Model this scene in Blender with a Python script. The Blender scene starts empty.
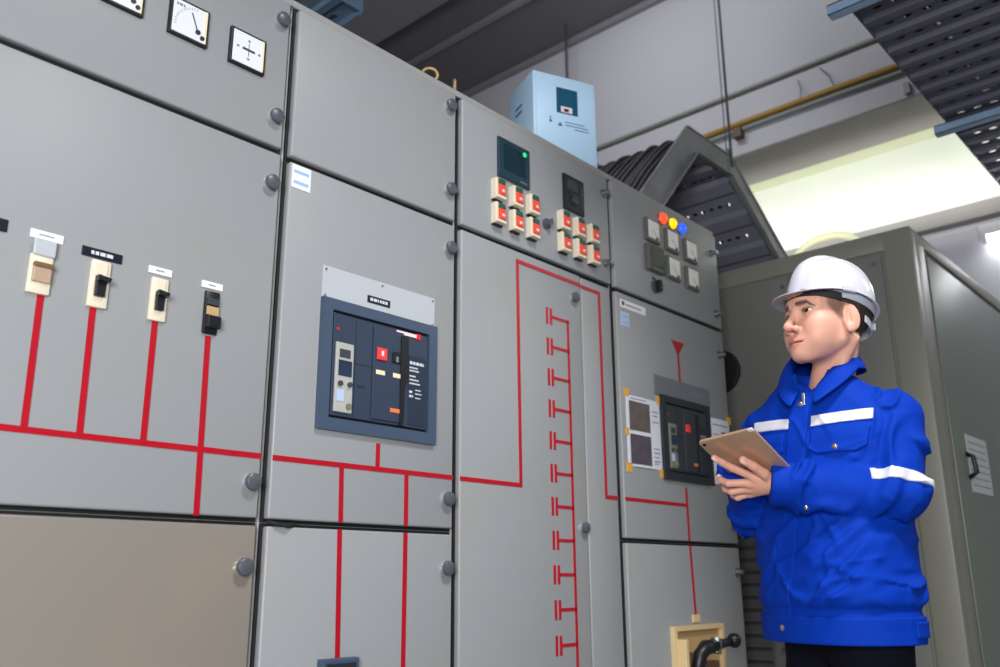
import bpy, bmesh, math, random
import numpy as np
from mathutils import Vector, Matrix
random.seed(7)
sc = bpy.context.scene
COL = sc.collection
PI = math.pi

# ------------------------------------------------------------------ materials
def srgb(r, g, b):
    f = lambda c: (c/255/12.92) if c/255 <= .04045 else ((c/255+.055)/1.055)**2.4
    return (f(r), f(g), f(b), 1)

def mat(name, rgb, rough=.5, metal=0., noise=0., nscale=6., bump=0., bscale=60., emit=None, estr=0., coat=0., spec=.5, detail=4., dirt=None, dirt_amt=.0, dirt_scale=3.):
    m = bpy.data.materials.new(name); m.use_nodes = True
    nt = m.node_tree; N = nt.nodes; L = nt.links
    b = N['Principled BSDF']
    b.inputs['Base Color'].default_value = rgb
    b.inputs['Roughness'].default_value = rough
    b.inputs['Metallic'].default_value = metal
    b.inputs['Specular IOR Level'].default_value = spec
    b.inputs['Coat Weight'].default_value = coat
    tc = N.new('ShaderNodeTexCoord')
    col = None
    if noise > 0:
        n = N.new('ShaderNodeTexNoise'); n.inputs['Scale'].default_value = nscale; n.inputs['Detail'].default_value = detail
        L.new(tc.outputs['Object'], n.inputs['Vector'])
        mx = N.new('ShaderNodeMix'); mx.data_type = 'RGBA'
        mx.inputs[6].default_value = tuple(c*(1-noise) for c in rgb[:3])+(1,)
        mx.inputs[7].default_value = tuple(min(1, c*(1+noise)) for c in rgb[:3])+(1,)
        L.new(n.outputs['Fac'], mx.inputs[0]); col = mx.outputs[2]
        mr = N.new('ShaderNodeMapRange'); mr.inputs[3].default_value = rough*.85; mr.inputs[4].default_value = min(1, rough*1.15)
        L.new(n.outputs['Fac'], mr.inputs[0]); L.new(mr.outputs[0], b.inputs['Roughness'])
    if dirt is not None:
        n = N.new('ShaderNodeTexNoise'); n.inputs['Scale'].default_value = dirt_scale; n.inputs['Detail'].default_value = 6
        L.new(tc.outputs['Object'], n.inputs['Vector'])
        cr = N.new('ShaderNodeMapRange'); cr.inputs[1].default_value = .5; cr.inputs[2].default_value = .75; cr.inputs[4].default_value = dirt_amt
        L.new(n.outputs['Fac'], cr.inputs[0])
        mx = N.new('ShaderNodeMix'); mx.data_type = 'RGBA'
        mx.inputs[6].default_value = rgb; mx.inputs[7].default_value = dirt
        if col: L.new(col, mx.inputs[6])
        L.new(cr.outputs[0], mx.inputs[0]); col = mx.outputs[2]
    if col: L.new(col, b.inputs['Base Color'])
    if bump > 0:
        n = N.new('ShaderNodeTexNoise'); n.inputs['Scale'].default_value = bscale; n.inputs['Detail'].default_value = 3
        L.new(tc.outputs['Object'], n.inputs['Vector'])
        bp = N.new('ShaderNodeBump'); bp.inputs['Strength'].default_value = bump; bp.inputs['Distance'].default_value = .002
        L.new(n.outputs['Fac'], bp.inputs['Height']); L.new(bp.outputs[0], b.inputs['Normal'])
    if emit:
        b.inputs['Emission Color'].default_value = emit; b.inputs['Emission Strength'].default_value = estr
    return m

M = {}
M['door'] = mat('grey_panel_paint', srgb(146,149,152), .42, noise=.03, nscale=2.5, bump=.05, bscale=220, dirt=srgb(150,140,120), dirt_amt=.35, dirt_scale=2.2)
M['door_brown'] = mat('grey_panel_paint_stained', srgb(132,127,120), .3, noise=.04, nscale=2, bump=.05, bscale=220, dirt=srgb(150,132,112), dirt_amt=.7, dirt_scale=1.6)
M['carcass'] = mat('grey_frame_paint', srgb(150,150,150), .4, noise=.04, nscale=3)
M['gasket'] = mat('black_gasket', srgb(14,16,20), .7)
M['red'] = mat('red_line_paint', srgb(170,6,30), .4, noise=.06, nscale=30)
M['knob'] = mat('dark_knob', srgb(78,82,90), .35)
M['chrome'] = mat('chrome', srgb(225,225,228), .18, 1.)
M['steel'] = mat('steel', srgb(150,152,155), .4, .9, noise=.1, nscale=30)
M['ivory'] = mat('ivory_plastic', srgb(222,212,190), .4, noise=.04, nscale=30)
M['white_plate'] = mat('white_plate', srgb(232,232,235), .35)
M['grey_plate'] = mat('pale_grey_plate', srgb(178,184,190), .4)
M['mauve_plate'] = mat('dull_grey_plate', srgb(112,112,122), .4)
M['black'] = mat('black_plastic', srgb(20,22,28), .4)
M['navy_label'] = mat('black_label', srgb(16,24,38), .35)
M['slate'] = mat('slate_blue_frame', srgb(62,78,100), .4, noise=.03, nscale=10)
M['slate_dark'] = mat('dark_slate_face', srgb(46,58,78), .42, noise=.04, nscale=12)
M['slate_deep'] = mat('dark_slate_recess', srgb(34,46,64), .45)
M['char'] = mat('charcoal_breaker', srgb(34,40,48), .45)
M['char2'] = mat('charcoal_breaker_face', srgb(44,50,58), .45)
M['trip_grey'] = mat('trip_unit_grey', srgb(172,172,168), .4, noise=.08, nscale=40)
M['trip_olive'] = mat('trip_unit_dull', srgb(118,118,104), .45, noise=.1, nscale=40)
M['lcd'] = mat('display_dark', srgb(36,52,76), .2)
M['lcd2'] = mat('display_grey', srgb(60,66,72), .25)
M['red_btn'] = mat('red_button', srgb(226,62,60), .35)
M['orange'] = mat('orange_label', srgb(226,120,70), .45)
M['red_logo'] = mat('red_square', srgb(214,30,52), .4)
M['pinkish'] = mat('white_pink_label', srgb(236,214,216), .4)
M['txt_white'] = mat('white_print', srgb(205,208,215), .5)
M['txt_grey'] = mat('grey_print', srgb(120,124,134), .5)
M['txt_dark'] = mat('dark_print', srgb(52,58,78), .5)
M['txt_blue'] = mat('blue_print', srgb(150,184,226), .5)
M['sticker'] = mat('white_sticker', srgb(228,232,244), .4)
M['sticker_dull'] = mat('pale_blue_sticker', srgb(176,196,226), .4)
M['teal_dark'] = mat('dark_teal_glass', srgb(14,42,54), .25, coat=.3)
M['teal_edge'] = mat('dark_teal_case', srgb(22,52,66), .35)
M['green_btn'] = mat('green_button', srgb(30,82,72), .35)
M['red_rocker'] = mat('red_rocker', srgb(212,72,50), .35, emit=srgb(212,60,40), estr=.12)
M['green_led'] = mat('green_led', srgb(40,200,110), .3, emit=srgb(40,200,110), estr=.8)
M['lamp_red'] = mat('red_lamp', srgb(255,60,30), .3, emit=srgb(255,70,32), estr=1.6)
M['lamp_yel'] = mat('yellow_lamp', srgb(255,190,0), .3, emit=srgb(255,188,0), estr=1.3)
M['lamp_blu'] = mat('blue_lamp', srgb(30,70,255), .3, emit=srgb(40,85,255), estr=1.4)
M['meter_face'] = mat('meter_dial', srgb(226,230,236), .25, coat=.3)
M['meter_face2'] = mat('meter_dial_dull', srgb(242,244,236), .3, coat=.3)
M['meter_green'] = mat('green_lcd_meter', srgb(66,76,56), .3)
M['meter_bezel'] = mat('grey_bezel', srgb(92,92,88), .4)
M['cream'] = mat('cream_edge', srgb(240,222,188), .4)
M['paper'] = mat('paper', srgb(222,224,234), .7)
M['photo'] = mat('printed_photo', srgb(98,88,84), .5, noise=.55, nscale=28, detail=3)
M['photo2'] = mat('printed_photo_mauve', srgb(84,76,86), .5, noise=.55, nscale=26, detail=3)
M['teal_print'] = mat('teal_print', srgb(50,110,120), .5)
M['tape'] = mat('yellow_tape', srgb(226,168,62), .5)
M['tan'] = mat('tan_plastic', srgb(186,156,108), .45, noise=.1, nscale=14)
M['window_tan'] = mat('dusty_window', srgb(176,150,130), .35, noise=.12, nscale=60)
M['tan_light'] = mat('light_tan_plastic', srgb(214,188,142), .45, noise=.05, nscale=14)
M['tan_dark'] = mat('brown_recess', srgb(110,86,58), .5, noise=.2, nscale=20)
M['brass'] = mat('brass', srgb(170,146,104), .5, .5)
M['bluebox'] = mat('pale_blue_paint', srgb(184,218,244), .4, noise=.02, nscale=8)
M['bluebox_l'] = mat('pale_blue_paint_side', srgb(184,218,244), .4, noise=.02, nscale=8)
M['bluewin'] = mat('window_teal', srgb(30,84,112), .2)
M['bluemark'] = mat('blue_mark', srgb(52,100,150), .5)
M['cab'] = mat('cabinet_grey', srgb(116,117,112), .45, noise=.05, nscale=2.5, bump=.04, bscale=200)
M['cab_frame'] = mat('cabinet_frame_grey', srgb(126,126,116), .45, noise=.05, nscale=2.5)
M['cab_side'] = mat('cabinet_side_green_grey', srgb(108,116,108), .4, noise=.06, nscale=2)
M['louver'] = mat('dark_louver', srgb(92,92,94), .45, .1)
M['vent'] = mat('black_vent', srgb(18,19,22), .6)
M['galv'] = mat('galvanised_grey', srgb(134,136,138), .5, .2, noise=.14, nscale=14, dirt=srgb(80,80,80), dirt_amt=.5, dirt_scale=7)
M['galv_dark'] = mat('galvanised_dark', srgb(128,128,142), .5, .15, noise=.14, nscale=14)
M['tray_dark'] = mat('dark_tray_metal', srgb(92,93,108), .5, .15, noise=.08, nscale=10)
M['tray_edge'] = mat('tray_edge_green_grey', srgb(136,146,136), .4, .3, noise=.08, nscale=12)
M['tray_blue'] = mat('blue_grey_tray', srgb(108,134,158), .4, .3, noise=.08, nscale=12)
M['strut'] = mat('blue_grey_strut', srgb(140,166,196), .5, .1, noise=.06, nscale=12)
M['cable'] = mat('black_cable', srgb(34,34,40), .5)
M['rod'] = mat('thin_rod', srgb(92,94,100), .5, .5)
M['yellow_pipe'] = mat('yellow_conduit', srgb(172,136,52), .45, noise=.1, nscale=10)
M['pipe_grey'] = mat('grey_conduit', srgb(150,156,152), .4, noise=.06, nscale=12)
M['pipe_dark'] = mat('dark_conduit', srgb(92,88,84), .5)
M['clamp'] = mat('brown_clamp', srgb(96,76,52), .5)
M['wall'] = mat('painted_wall', srgb(204,204,212), .8, noise=.02, nscale=1.5, bump=.03, bscale=40)
M['beamw'] = mat('white_beam', srgb(214,214,218), .8, noise=.02, nscale=1.5)
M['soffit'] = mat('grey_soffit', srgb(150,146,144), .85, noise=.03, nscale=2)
M['ceil'] = mat('grey_ceiling', srgb(118,116,120), .85, noise=.04, nscale=1.2)
M['ceil_beam'] = mat('ceiling_beam_paint', srgb(146,144,150), .85, noise=.04, nscale=1.2)
M['litwall'] = mat('white_recess_wall', srgb(238,241,232), .8)
M['strip_green'] = mat('pale_green_strip', srgb(208,212,182), .8)
M['floor'] = mat('concrete_floor', srgb(128,126,122), .6, noise=.12, nscale=3, bump=.1, bscale=30)
M['tube'] = mat('lamp_tube', srgb(255,255,255), .4, emit=(1,1,1,1), estr=30)
M['ring'] = mat('cream_duct_ring', srgb(196,198,160), .5)
# person
M['jacket'] = mat('royal_blue_cotton', srgb(0,48,154), .75, noise=.05, nscale=14, bump=.12, bscale=420, spec=.1)
M['reflect'] = mat('silver_reflective_tape', srgb(206,208,216), .38, .15, noise=.05, nscale=40, bump=.15, bscale=300)
M['trouser'] = mat('dark_navy_twill', srgb(11,12,24), .9, noise=.08, nscale=30, bump=.1, bscale=400, spec=.1)
M['shoe'] = mat('black_leather', srgb(24,22,22), .4)
M['snap'] = mat('brass_snap', srgb(190,168,140), .3, .85)
M['zip'] = mat('zip_metal', srgb(160,160,165), .3, .8)
M['helmet'] = mat('white_hard_hat_plastic', srgb(190,189,200), .3, coat=.25)
M['strap'] = mat('grey_strap', srgb(176,182,192), .5)
M['headband'] = mat('dark_headband', srgb(26,26,30), .7)
M['hair'] = mat('short_dark_hair', srgb(54,40,33), .65, noise=.5, nscale=160, bump=.5, bscale=500)
M['gold'] = mat('rose_gold_aluminium', srgb(196,160,134), .34, .55, noise=.015, nscale=4)
M['screen'] = mat('black_screen', srgb(10,11,14), .12)

def skin_mat():
    m = bpy.data.materials.new('skin'); m.use_nodes = True
    nt = m.node_tree; N = nt.nodes; L = nt.links; b = N['Principled BSDF']
    at = N.new('ShaderNodeVertexColor'); at.layer_name = 'tint'
    n = N.new('ShaderNodeTexNoise'); n.inputs['Scale'].default_value = 60
    tc = N.new('ShaderNodeTexCoord'); L.new(tc.outputs['Object'], n.inputs['Vector'])
    mr = N.new('ShaderNodeMapRange'); mr.inputs[3].default_value = .93; mr.inputs[4].default_value = 1.07
    L.new(n.outputs['Fac'], mr.inputs[0])
    mx = N.new('ShaderNodeMix'); mx.data_type = 'RGBA'; mx.blend_type = 'MULTIPLY'; mx.inputs[0].default_value = 1
    L.new(at.outputs['Color'], mx.inputs[6]); L.new(mr.outputs[0], mx.inputs[7])
    L.new(mx.outputs[2], b.inputs['Base Color'])
    b.inputs['Roughness'].default_value = .5
    b.inputs['Specular IOR Level'].default_value = .35
    b.inputs['Subsurface Weight'].default_value = .12
    b.inputs['Subsurface Radius'].default_value = (.012, .005, .003)
    b.inputs['Subsurface Scale'].default_value = 1.0
    return m
M['skin'] = skin_mat()

# ------------------------------------------------------------------ mesh helpers
WPOS = {}
class MB:
    def __init__(s): s.bm = bmesh.new(); s.smooth = False
    def box(s, x0, x1, y0, y1, z0, z1, bev=0., seg=2):
        x0,x1=min(x0,x1),max(x0,x1); y0,y1=min(y0,y1),max(y0,y1); z0,z1=min(z0,z1),max(z0,z1)
        v=[s.bm.verts.new(p) for p in ((x0,y0,z0),(x1,y0,z0),(x1,y1,z0),(x0,y1,z0),(x0,y0,z1),(x1,y0,z1),(x1,y1,z1),(x0,y1,z1))]
        f=[s.bm.faces.new([v[i] for i in q]) for q in ((0,3,2,1),(4,5,6,7),(0,1,5,4),(1,2,6,5),(2,3,7,6),(3,0,4,7))]
        if bev>0:
            es=list({e for g in f for e in g.edges})
            bmesh.ops.bevel(s.bm, geom=es, offset=bev, segments=seg, affect='EDGES', profile=.5)
        return s
    def obox(s, c, ax, ay, az, hx, hy, hz, bev=0., seg=2):
        b=MB().box(-hx,hx,-hy,hy,-hz,hz,bev,seg)
        m=Matrix((ax,ay,az)).transposed().to_4x4(); m.translation=Vector(c)
        s.merge(b,m); return s
    def merge(s, o, m=None):
        me=bpy.data.meshes.new('t'); o.bm.to_mesh(me); o.bm.free()
        if m: me.transform(m)
        s.bm.from_mesh(me); bpy.data.meshes.remove(me)
    def cyl(s, p0, p1, r0, r1=None, n=20, caps=True):
        r1=r0 if r1 is None else r1
        p0,p1=Vector(p0),Vector(p1); d=(p1-p0).normalized()
        a=d.orthogonal().normalized(); b=d.cross(a)
        A=[];B=[]
        for i in range(n):
            t=2*PI*i/n; u=a*math.cos(t)+b*math.sin(t)
            A.append(s.bm.verts.new(p0+u*r0)); B.append(s.bm.verts.new(p1+u*r1))
        for i in range(n):
            j=(i+1)%n; s.bm.faces.new((A[i],A[j],B[j],B[i]))
        if caps: s.bm.faces.new(A[::-1]); s.bm.faces.new(B)
        return s
    def tube(s, pts, r, n=10, caps=True):
        pts=[Vector(p) for p in pts]; rings=[]; a=None
        for i,p in enumerate(pts):
            d=(pts[min(i+1,len(pts)-1)]-pts[max(i-1,0)]).normalized()
            a=d.orthogonal().normalized() if a is None else (a-d*a.dot(d)).normalized()
            b=d.cross(a); rr=r[i] if isinstance(r,(list,tuple)) else r
            rings.append([s.bm.verts.new(p+(a*math.cos(2*PI*k/n)+b*math.sin(2*PI*k/n))*rr) for k in range(n)])
        for A,B in zip(rings,rings[1:]):
            for k in range(n): s.bm.faces.new((A[k],A[(k+1)%n],B[(k+1)%n],B[k]))
        if caps: s.bm.faces.new(rings[0][::-1]); s.bm.faces.new(rings[-1])
        return s
    def torus(s, c, axis, R, r, n=24, k=8, a0=0, a1=2*PI):
        ax=Vector(axis).normalized(); u=ax.orthogonal().normalized(); v=ax.cross(u); c=Vector(c)
        full=abs(a1-a0-2*PI)<1e-4; rings=[]
        for i in range(n+(0 if full else 1)):
            t=a0+(a1-a0)*i/n; d=u*math.cos(t)+v*math.sin(t)
            rings.append([s.bm.verts.new(c+d*(R+r*math.cos(2*PI*j/k))+ax*r*math.sin(2*PI*j/k)) for j in range(k)])
        m=len(rings)
        for i in range(m if full else m-1):
            A,B=rings[i],rings[(i+1)%m]
            for j in range(k): s.bm.faces.new((A[j],B[j],B[(j+1)%k],A[(j+1)%k]))
        return s
    def sphere(s, c, r, sx=1, sy=1, sz=1, n=20):
        bmesh.ops.create_uvsphere(s.bm, u_segments=n, v_segments=n//2+2, radius=1, matrix=Matrix.Translation(c)@Matrix.Diagonal((r*sx,r*sy,r*sz,1)))
        return s
    def prism(s, poly, y0, y1, axis='y'):
        # poly in the plane perpendicular to axis: (x,z) for y, (y,z) for x, (x,y) for z
        mk={'y':lambda p,t:(p[0],t,p[1]),'x':lambda p,t:(t,p[0],p[1]),'z':lambda p,t:(p[0],p[1],t)}[axis]
        A=[s.bm.verts.new(mk(p,y0)) for p in poly]; B=[s.bm.verts.new(mk(p,y1)) for p in poly]
        n=len(poly); s.bm.faces.new(A); s.bm.faces.new(B[::-1])
        for i in range(n): s.bm.faces.new((A[i],B[i],B[(i+1)%n],A[(i+1)%n]))
        return s
    def build(s, name, m, parent=None, origin=None, smooth=None, **props):
        bmesh.ops.recalc_face_normals(s.bm, faces=s.bm.faces)
        me=bpy.data.meshes.new(name)
        if origin is None:
            if s.bm.verts:
                c=[v.co for v in s.bm.verts]
                origin=Vector(((min(p.x for p in c)+max(p.x for p in c))/2,(min(p.y for p in c)+max(p.y for p in c))/2,min(p.z for p in c)))
            else: origin=Vector((0,0,0))
        origin=Vector(origin)
        bmesh.ops.translate(s.bm, verts=s.bm.verts, vec=-origin)
        s.bm.to_mesh(me); s.bm.free()
        return link(name, me, m, parent, origin, s.smooth if smooth is None else smooth, **props)

def link(name, me, m, parent, origin, smooth, **props):
    for q in (m if isinstance(m,(list,tuple)) else [m]): me.materials.append(q)
    if smooth:
        me.polygons.foreach_set('use_smooth',[True]*len(me.polygons))
        if smooth=='auto': 
            try: me.set_sharp_from_angle(angle=math.radians(35))
            except Exception: pass
    o=bpy.data.objects.new(name, me); COL.objects.link(o)
    pw=WPOS[parent.name] if parent else Vector((0,0,0))
    if parent: o.parent=parent
    o.location=Vector(origin)-pw; WPOS[o.name]=Vector(origin)
    for k,v in props.items(): o[k]=v
    return o

def thing(name, loc, label, cat, group=None):
    o=bpy.data.objects.new(name, None); COL.objects.link(o); o.location=loc; o.empty_display_size=.1
    WPOS[o.name]=Vector(loc); return tag(o,label,cat,group)
def tag(o, label, cat, group=None):
    o['label']=label; o['category']=cat
    if group: o['group']=group
    return o
def copy_tree(o, parent, delta):
    c=o.copy(); COL.objects.link(c); c.parent=parent
    WPOS[c.name]=WPOS[o.name]+Vector(delta)
    if parent is None or parent is o.parent: c.location=o.location+Vector(delta)
    for ch in list(o.children): copy_tree_child(ch,c,delta)
    return c
def copy_tree_child(o,parent,delta):
    c=o.copy(); COL.objects.link(c); c.parent=parent; WPOS[c.name]=WPOS[o.name]+Vector(delta)
    for ch in list(o.children): copy_tree_child(ch,c,delta)
def struct(o): o['kind']='structure'; return o
# ------------------------------------------------------------------ setting
def plate(name, x0,x1,y0,y1,z0,z1, m, bev=0):
    return struct(MB().box(x0,x1,y0,y1,z0,z1,bev).build(name, m))
ZC = 5.05
plate('floor', -3.5, 6.6, -7, 4.2, -.1, 0, M['floor'])
plate('ceiling', -3.5, 6.6, -7, 4.2, ZC, ZC+.12, M['ceil'])
plate('wall_back', 5.0, 5.45, -7, 4.2, 3.58, ZC, M['wall'])             # wall above the opening; its underside is the soffit
plate('trim_1', 4.992, 5.449, -7, 4.2, 3.574, 3.586, M['soffit'])
plate('wall_side', -3.5, 6.6, 4.1, 4.25, 0, ZC, M['wall'])
plate('wall_recess', 5.62, 5.75, -7, 4.2, 3.0, 3.75, M['litwall'])
plate('trim_2', 5.452, 5.62, -7, 4.2, 3.59, 3.72, M["strip_green"])
plate('trim_3', 5.50, 5.62, -7, 4.2, 2.95, 3.05, M['soffit'], .006)      # grey ledge under the bright wall
plate('wall_lower', 5.58, 5.75, -7, 4.2, 0, 2.95, M['wall'])
for i,(a,b,d) in enumerate(((2.4,3.82,.16),(4.30,4.36,.03))):
    plate(f'ceiling_beam_{i+1}', a,b,-7,4.1, ZC-d, ZC+.01, M['ceil_beam'], .01)
plate('trim_4', 4.955,5.0,-7,4.1, ZC-.05, ZC, M['ceil_beam'])

# ------------------------------------------------------------------ switchgear cubicles
ZT, Z1A, Z1B, Z2A, Z2B, ZB = 2.345, 1.925, 1.909, 1.036, 1.020, .11
def cubicle(x0, x1, label):
    c = thing('switchgear_cubicle', ((x0+x1)/2, .4, 0), label, 'electrical cabinet', 'grey switchgear cubicles in one row')
    b = MB(); b.box(x0, x1, .024, .8, .1, 2.372, .004); b.box(x0, x1, .012, .026, 2.352, 2.372, .002)
    b.build('carcass', M['carcass'], c)
    MB().box(x0+.01, x1-.01, .05, .78, 0, .1).build('plinth', M['gasket'], c)
    return c
def door(c, x0, x1, z0, z1, y=0., m='door', name='door'):
    d = MB().box(x0, x1, y, y+.021, z0, z1, .005, 3).build(name, M[m], c, smooth='auto')
    MB().box(x0-.007, x1+.007, y+.018, y+.0235, z0-.007, z1+.007).build('gasket', M['gasket'], d)
    return d
def knob(d, x, z, y=0., r=.019):
    k = MB(); x-=.003; k.cyl((x,y+.002,z),(x,y-.009,z), r*.86, n=24); k.cyl((x,y-.009,z),(x,y-.018,z), r, r*.96, 24); k.cyl((x,y-.018,z),(x,y-.021,z), r*.96, r*.7, 24)
    k.bm.faces.ensure_lookup_table()
    for f in k.bm.faces: f.material_index = 1 if f.calc_center_median().y > y-.0088 else 0
    o = k.build('door_lock', [M['knob'],M['chrome']], d, smooth='auto')
    return o
def chrome_latch(d, x, z, y=0.):
    k = MB(); k.cyl((x,y+.002,z),(x,y-.006,z), .017, n=20); k.cyl((x,y-.006,z),(x,y-.028,z), .0105, .009, 20)
    return k.build('door_lock', M['steel'], d, smooth='auto')
def line(c, segs, w=.013, y=0., name='mimic_line', m='red'):
    b = MB()
    for i,(xa,za,xb,zb) in enumerate(segs):
        a=Vector((xa,0,za)); e=Vector((xb,0,zb)); d=(e-a); L=d.length; d.normalize()
        b.obox((a+e)/2+Vector((0,y-.0004-.00025*i,0)), d, Vector((0,1,0)), d.cross(Vector((0,1,0))), L/2, .0011, w/2)
    return b.build(name, M[m], c)
def flat(c, name, x0,x1,z0,z1, m, y=0., t=.0015, bev=0.):
    return MB().box(x0,x1,y-t,y+.0005,z0,z1,bev).build(name, M[m], c)
def text_rows(o, rows, m, y, name='print'):
    b=MB()
    for (x0,x1,z,h) in rows:                       # unreadable print: short broken dashes
        x=x0
        while x<x1-1e-4:
            w=min(random.uniform(.5,1.4)*h*1.3, x1-x); b.box(x,x+w,y-.0006,y+.0002,z-h/2,z+h/2); x+=w+h*.35
    return b.build(name, M[m], o)

# ---- first cubicle: three meters above four fuse switches
c1 = cubicle(.13, 1.132, 'leftmost grey switchgear cubicle with square dial meters above fuse switches fed by red lines')
d = door(c1, .138, 1.117, Z1A+.006, ZT); knob(d,1.093,2.281); knob(d,1.093,2.007)
d = door(c1, .138, 1.117, Z2A, Z1B+.006); knob(d,1.093,1.829); knob(d,1.096,1.113)
d = door(c1, .138, 1.117, ZB, Z2B, m='door_brown'); knob(d,1.090,.932)
def meter(c, x, z, s, needle):
    f = MB(); f.box(x-s,x+s,-.009,.002,z-s,z+s,.003); o = f.build('dial_meter', M['black'], c)
    i=s*.86; MB().box(x-i,x+i,-.0105,-.008,z-i,z+i,.001).build('dial', M['meter_face'], o)
    MB().box(x+i*.86,x+i,-.0112,-.010,z-i,z+i).build('dial_edge', M['cream'], o)
    if needle:
        px,pz=x+s*.42,z-s*.42; t=math.radians(112)
        b=MB(); b.obox((px+.5*s*.95*math.cos(t),-.0113,pz+.5*s*.95*math.sin(t)),(math.cos(t),0,math.sin(t)),(0,1,0),(math.sin(t),0,-math.cos(t)),s*.48,.0006,.0012)
        b.build('needle', M['txt_dark'], o)
        MB().cyl((px,-.0105,pz),(px,-.0135,pz),s*.12,n=16).cyl((px+s*.24,-.0105,pz-s*.22),(px+s*.24,-.0135,pz-s*.22),s*.11,n=16).build('pivot', M['black'], o)
        b=MB()
        for k in range(13):
            a=math.radians(95+ k*7.2); R=s*1.15
            b.obox((px+R*math.cos(a),-.0107,pz+R*math.sin(a)),(math.cos(a),0,math.sin(a)),(0,1,0),(math.sin(a),0,-math.cos(a)),.003,.0004,.0006)
        b.build('scale_marks', M['txt_grey'], o)
        text_rows(o,[(x-s*.72,x-s*.3,z+s*.62,.006)],'txt_grey',-.0105,'dial_print')
    else:
        b=MB(); b.box(x-s*.34,x+s*.34,-.0115,-.0103,z-.003,z+.003); b.build('pointer', M['txt_dark'], o)
        MB().box(x-.001,x+.001,-.0112,-.0103,z-s*.36,z+s*.36).build('cross_line', M['txt_grey'], o)
        for (dx,dz) in ((0,.5),(0,-.5),(.6,0),(-.6,0)): MB().box(x+dx*s-.003,x+dx*s+.003,-.0112,-.0103,z+dz*s-.003,z+dz*s+.003).build('scale_mark', M['txt_grey'], o)
meter(c1,.690,2.150,.047,True); meter(c1,.844,2.150,.049,True); meter(c1,.999,2.147,.049,False)
def fuse_switch(x, zt, zb, style, lab, w=.02):
    b=MB(); b.box(x-w,x+w,-.008,.002,zb,zt,.0035)
    o=b.build('fuse_switch', M['black' if style=='black' else 'ivory'], c1, smooth='auto')
    if style=='black':
        MB().box(x-w+.004,x+w-.002,-.011,-.006,zb+.042,zb+.062,.001).build('window', M['tan'], o)
        MB().box(x-w+.004,x+w-.003,-.012,-.006,zb+.065,zb+.08,.001).build('ribbed_plate', M['lcd2'], o)
        MB().box(x-w+.004,x+w+.001,-.02,-.006,zb+.012,zb+.04,.003).build('toggle', M['black'], o)
    elif style=='cover':
        MB().box(x-w+.002,x+w+.001,-.012,-.006,zt-.004,zt+.03,.003).build('cover', M['grey_plate'], o)
        MB().box(x-w+.006,x+w-.003,-.014,-.006,zb+.022,zt-.022,.002).build('window', M['window_tan'], o)
        MB().box(x-w+.006,x+w-.001,-.017,-.006,zt-.028,zt-.018,.002).build('window_lip', M['tan_dark'], o)
    else:
        MB().box(x-w+.008,x+w-.008,-.011,-.006,zt-.034,zt-.006,.001).build('upper_plate', M['ivory'], o)
        MB().box(x-w+.010,x+w-.010,-.017,-.006,zb+.022,zb+.056,.002).build('toggle', M['black'], o)
        MB().prism([(x-w+.010,zb+.052),(x+w-.006,zb+.052),(x+w-.003,zb+.060),(x-w+.010,zb+.064)],-.025,-.008).build('toggle_lip', M['black'], o)
    x0,x1,z0,z1,m,dashes=lab
    l=MB().box(x0,x1,-.003,.001,z0,z1,.001).build('name_plate', M[m], c1)
    if dashes: text_rows(l,[(x0+.018,x1-.02,(z0+z1)/2,.0075)],'txt_white',-.003)
    else: text_rows(l,[(x0+.016,x1-.018,(z0+z1)/2,.003)],'txt_grey',-.003)
fuse_switch(.600,1.509,1.430,'cover',(.574,.636,1.540,1.558,'white_plate',False),.0215)
fuse_switch(.713,1.527,1.428,'toggle',(.673,.755,1.531,1.551,'navy_label',True))
fuse_switch(.839,1.522,1.427,'toggle',(.813,.865,1.530,1.546,'white_plate',False),.019)
fuse_switch(.962,1.522,1.424,'black',(.936,.987,1.528,1.544,'white_plate',False),.0175)
fuse_switch(.487,1.517,1.430,'toggle',(.446,.533,1.536,1.561,'navy_label',True))
line(c1,[(.14,1.172,1.116,1.172),(.496,1.43,.496,1.172),(.608,1.43,.611,1.172),(.708,1.428,.712,1.172),(.838,1.427,.839,1.172),(.961,1.420,.969,1.034)],.0125)

# ---- second cubicle: air circuit breaker
c2 = cubicle(1.132, 1.737, 'grey cubicle with large slate-blue circuit breaker, next to the meters and fuse switches')
d = door(c2,1.144,1.722,Z1A,ZT); knob(d,1.695,2.293); knob(d,1.698,2.017)
d = door(c2,1.144,1.722,Z2A,Z1B); knob(d,1.700,1.832); knob(d,1.700,1.113)
d = door(c2,1.144,1.722,ZB,Z2B); knob(d,1.699,.933)
s=flat(c2,'sticker',1.150,1.206,1.842,1.904,'sticker'); flat(s,'stripe',1.155,1.200,1.882,1.890,'txt_blue',-.0015,.0004); flat(s,'stripe',1.155,1.200,1.853,1.862,'txt_blue',-.0015,.0004)
p=flat(c2,'cover_plate',1.257,1.642,1.578,1.665,'grey_plate',0,.002)
for (x,z) in ((1.266,1.656),(1.45,1.656),(1.634,1.656),(1.266,1.587),(1.634,1.587)): MB().cyl((x,0,z),(x,-.004,z),.003,n=10).build('screw', M['steel'], p)
l=flat(c2,'name_plate',1.401,1.478,1.600,1.6195,'navy_label',-.002,.0015); text_rows(l,[(1.410,1.438,1.610,.008),(1.442,1.468,1.610,.008)],'txt_white',-.0035)
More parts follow.
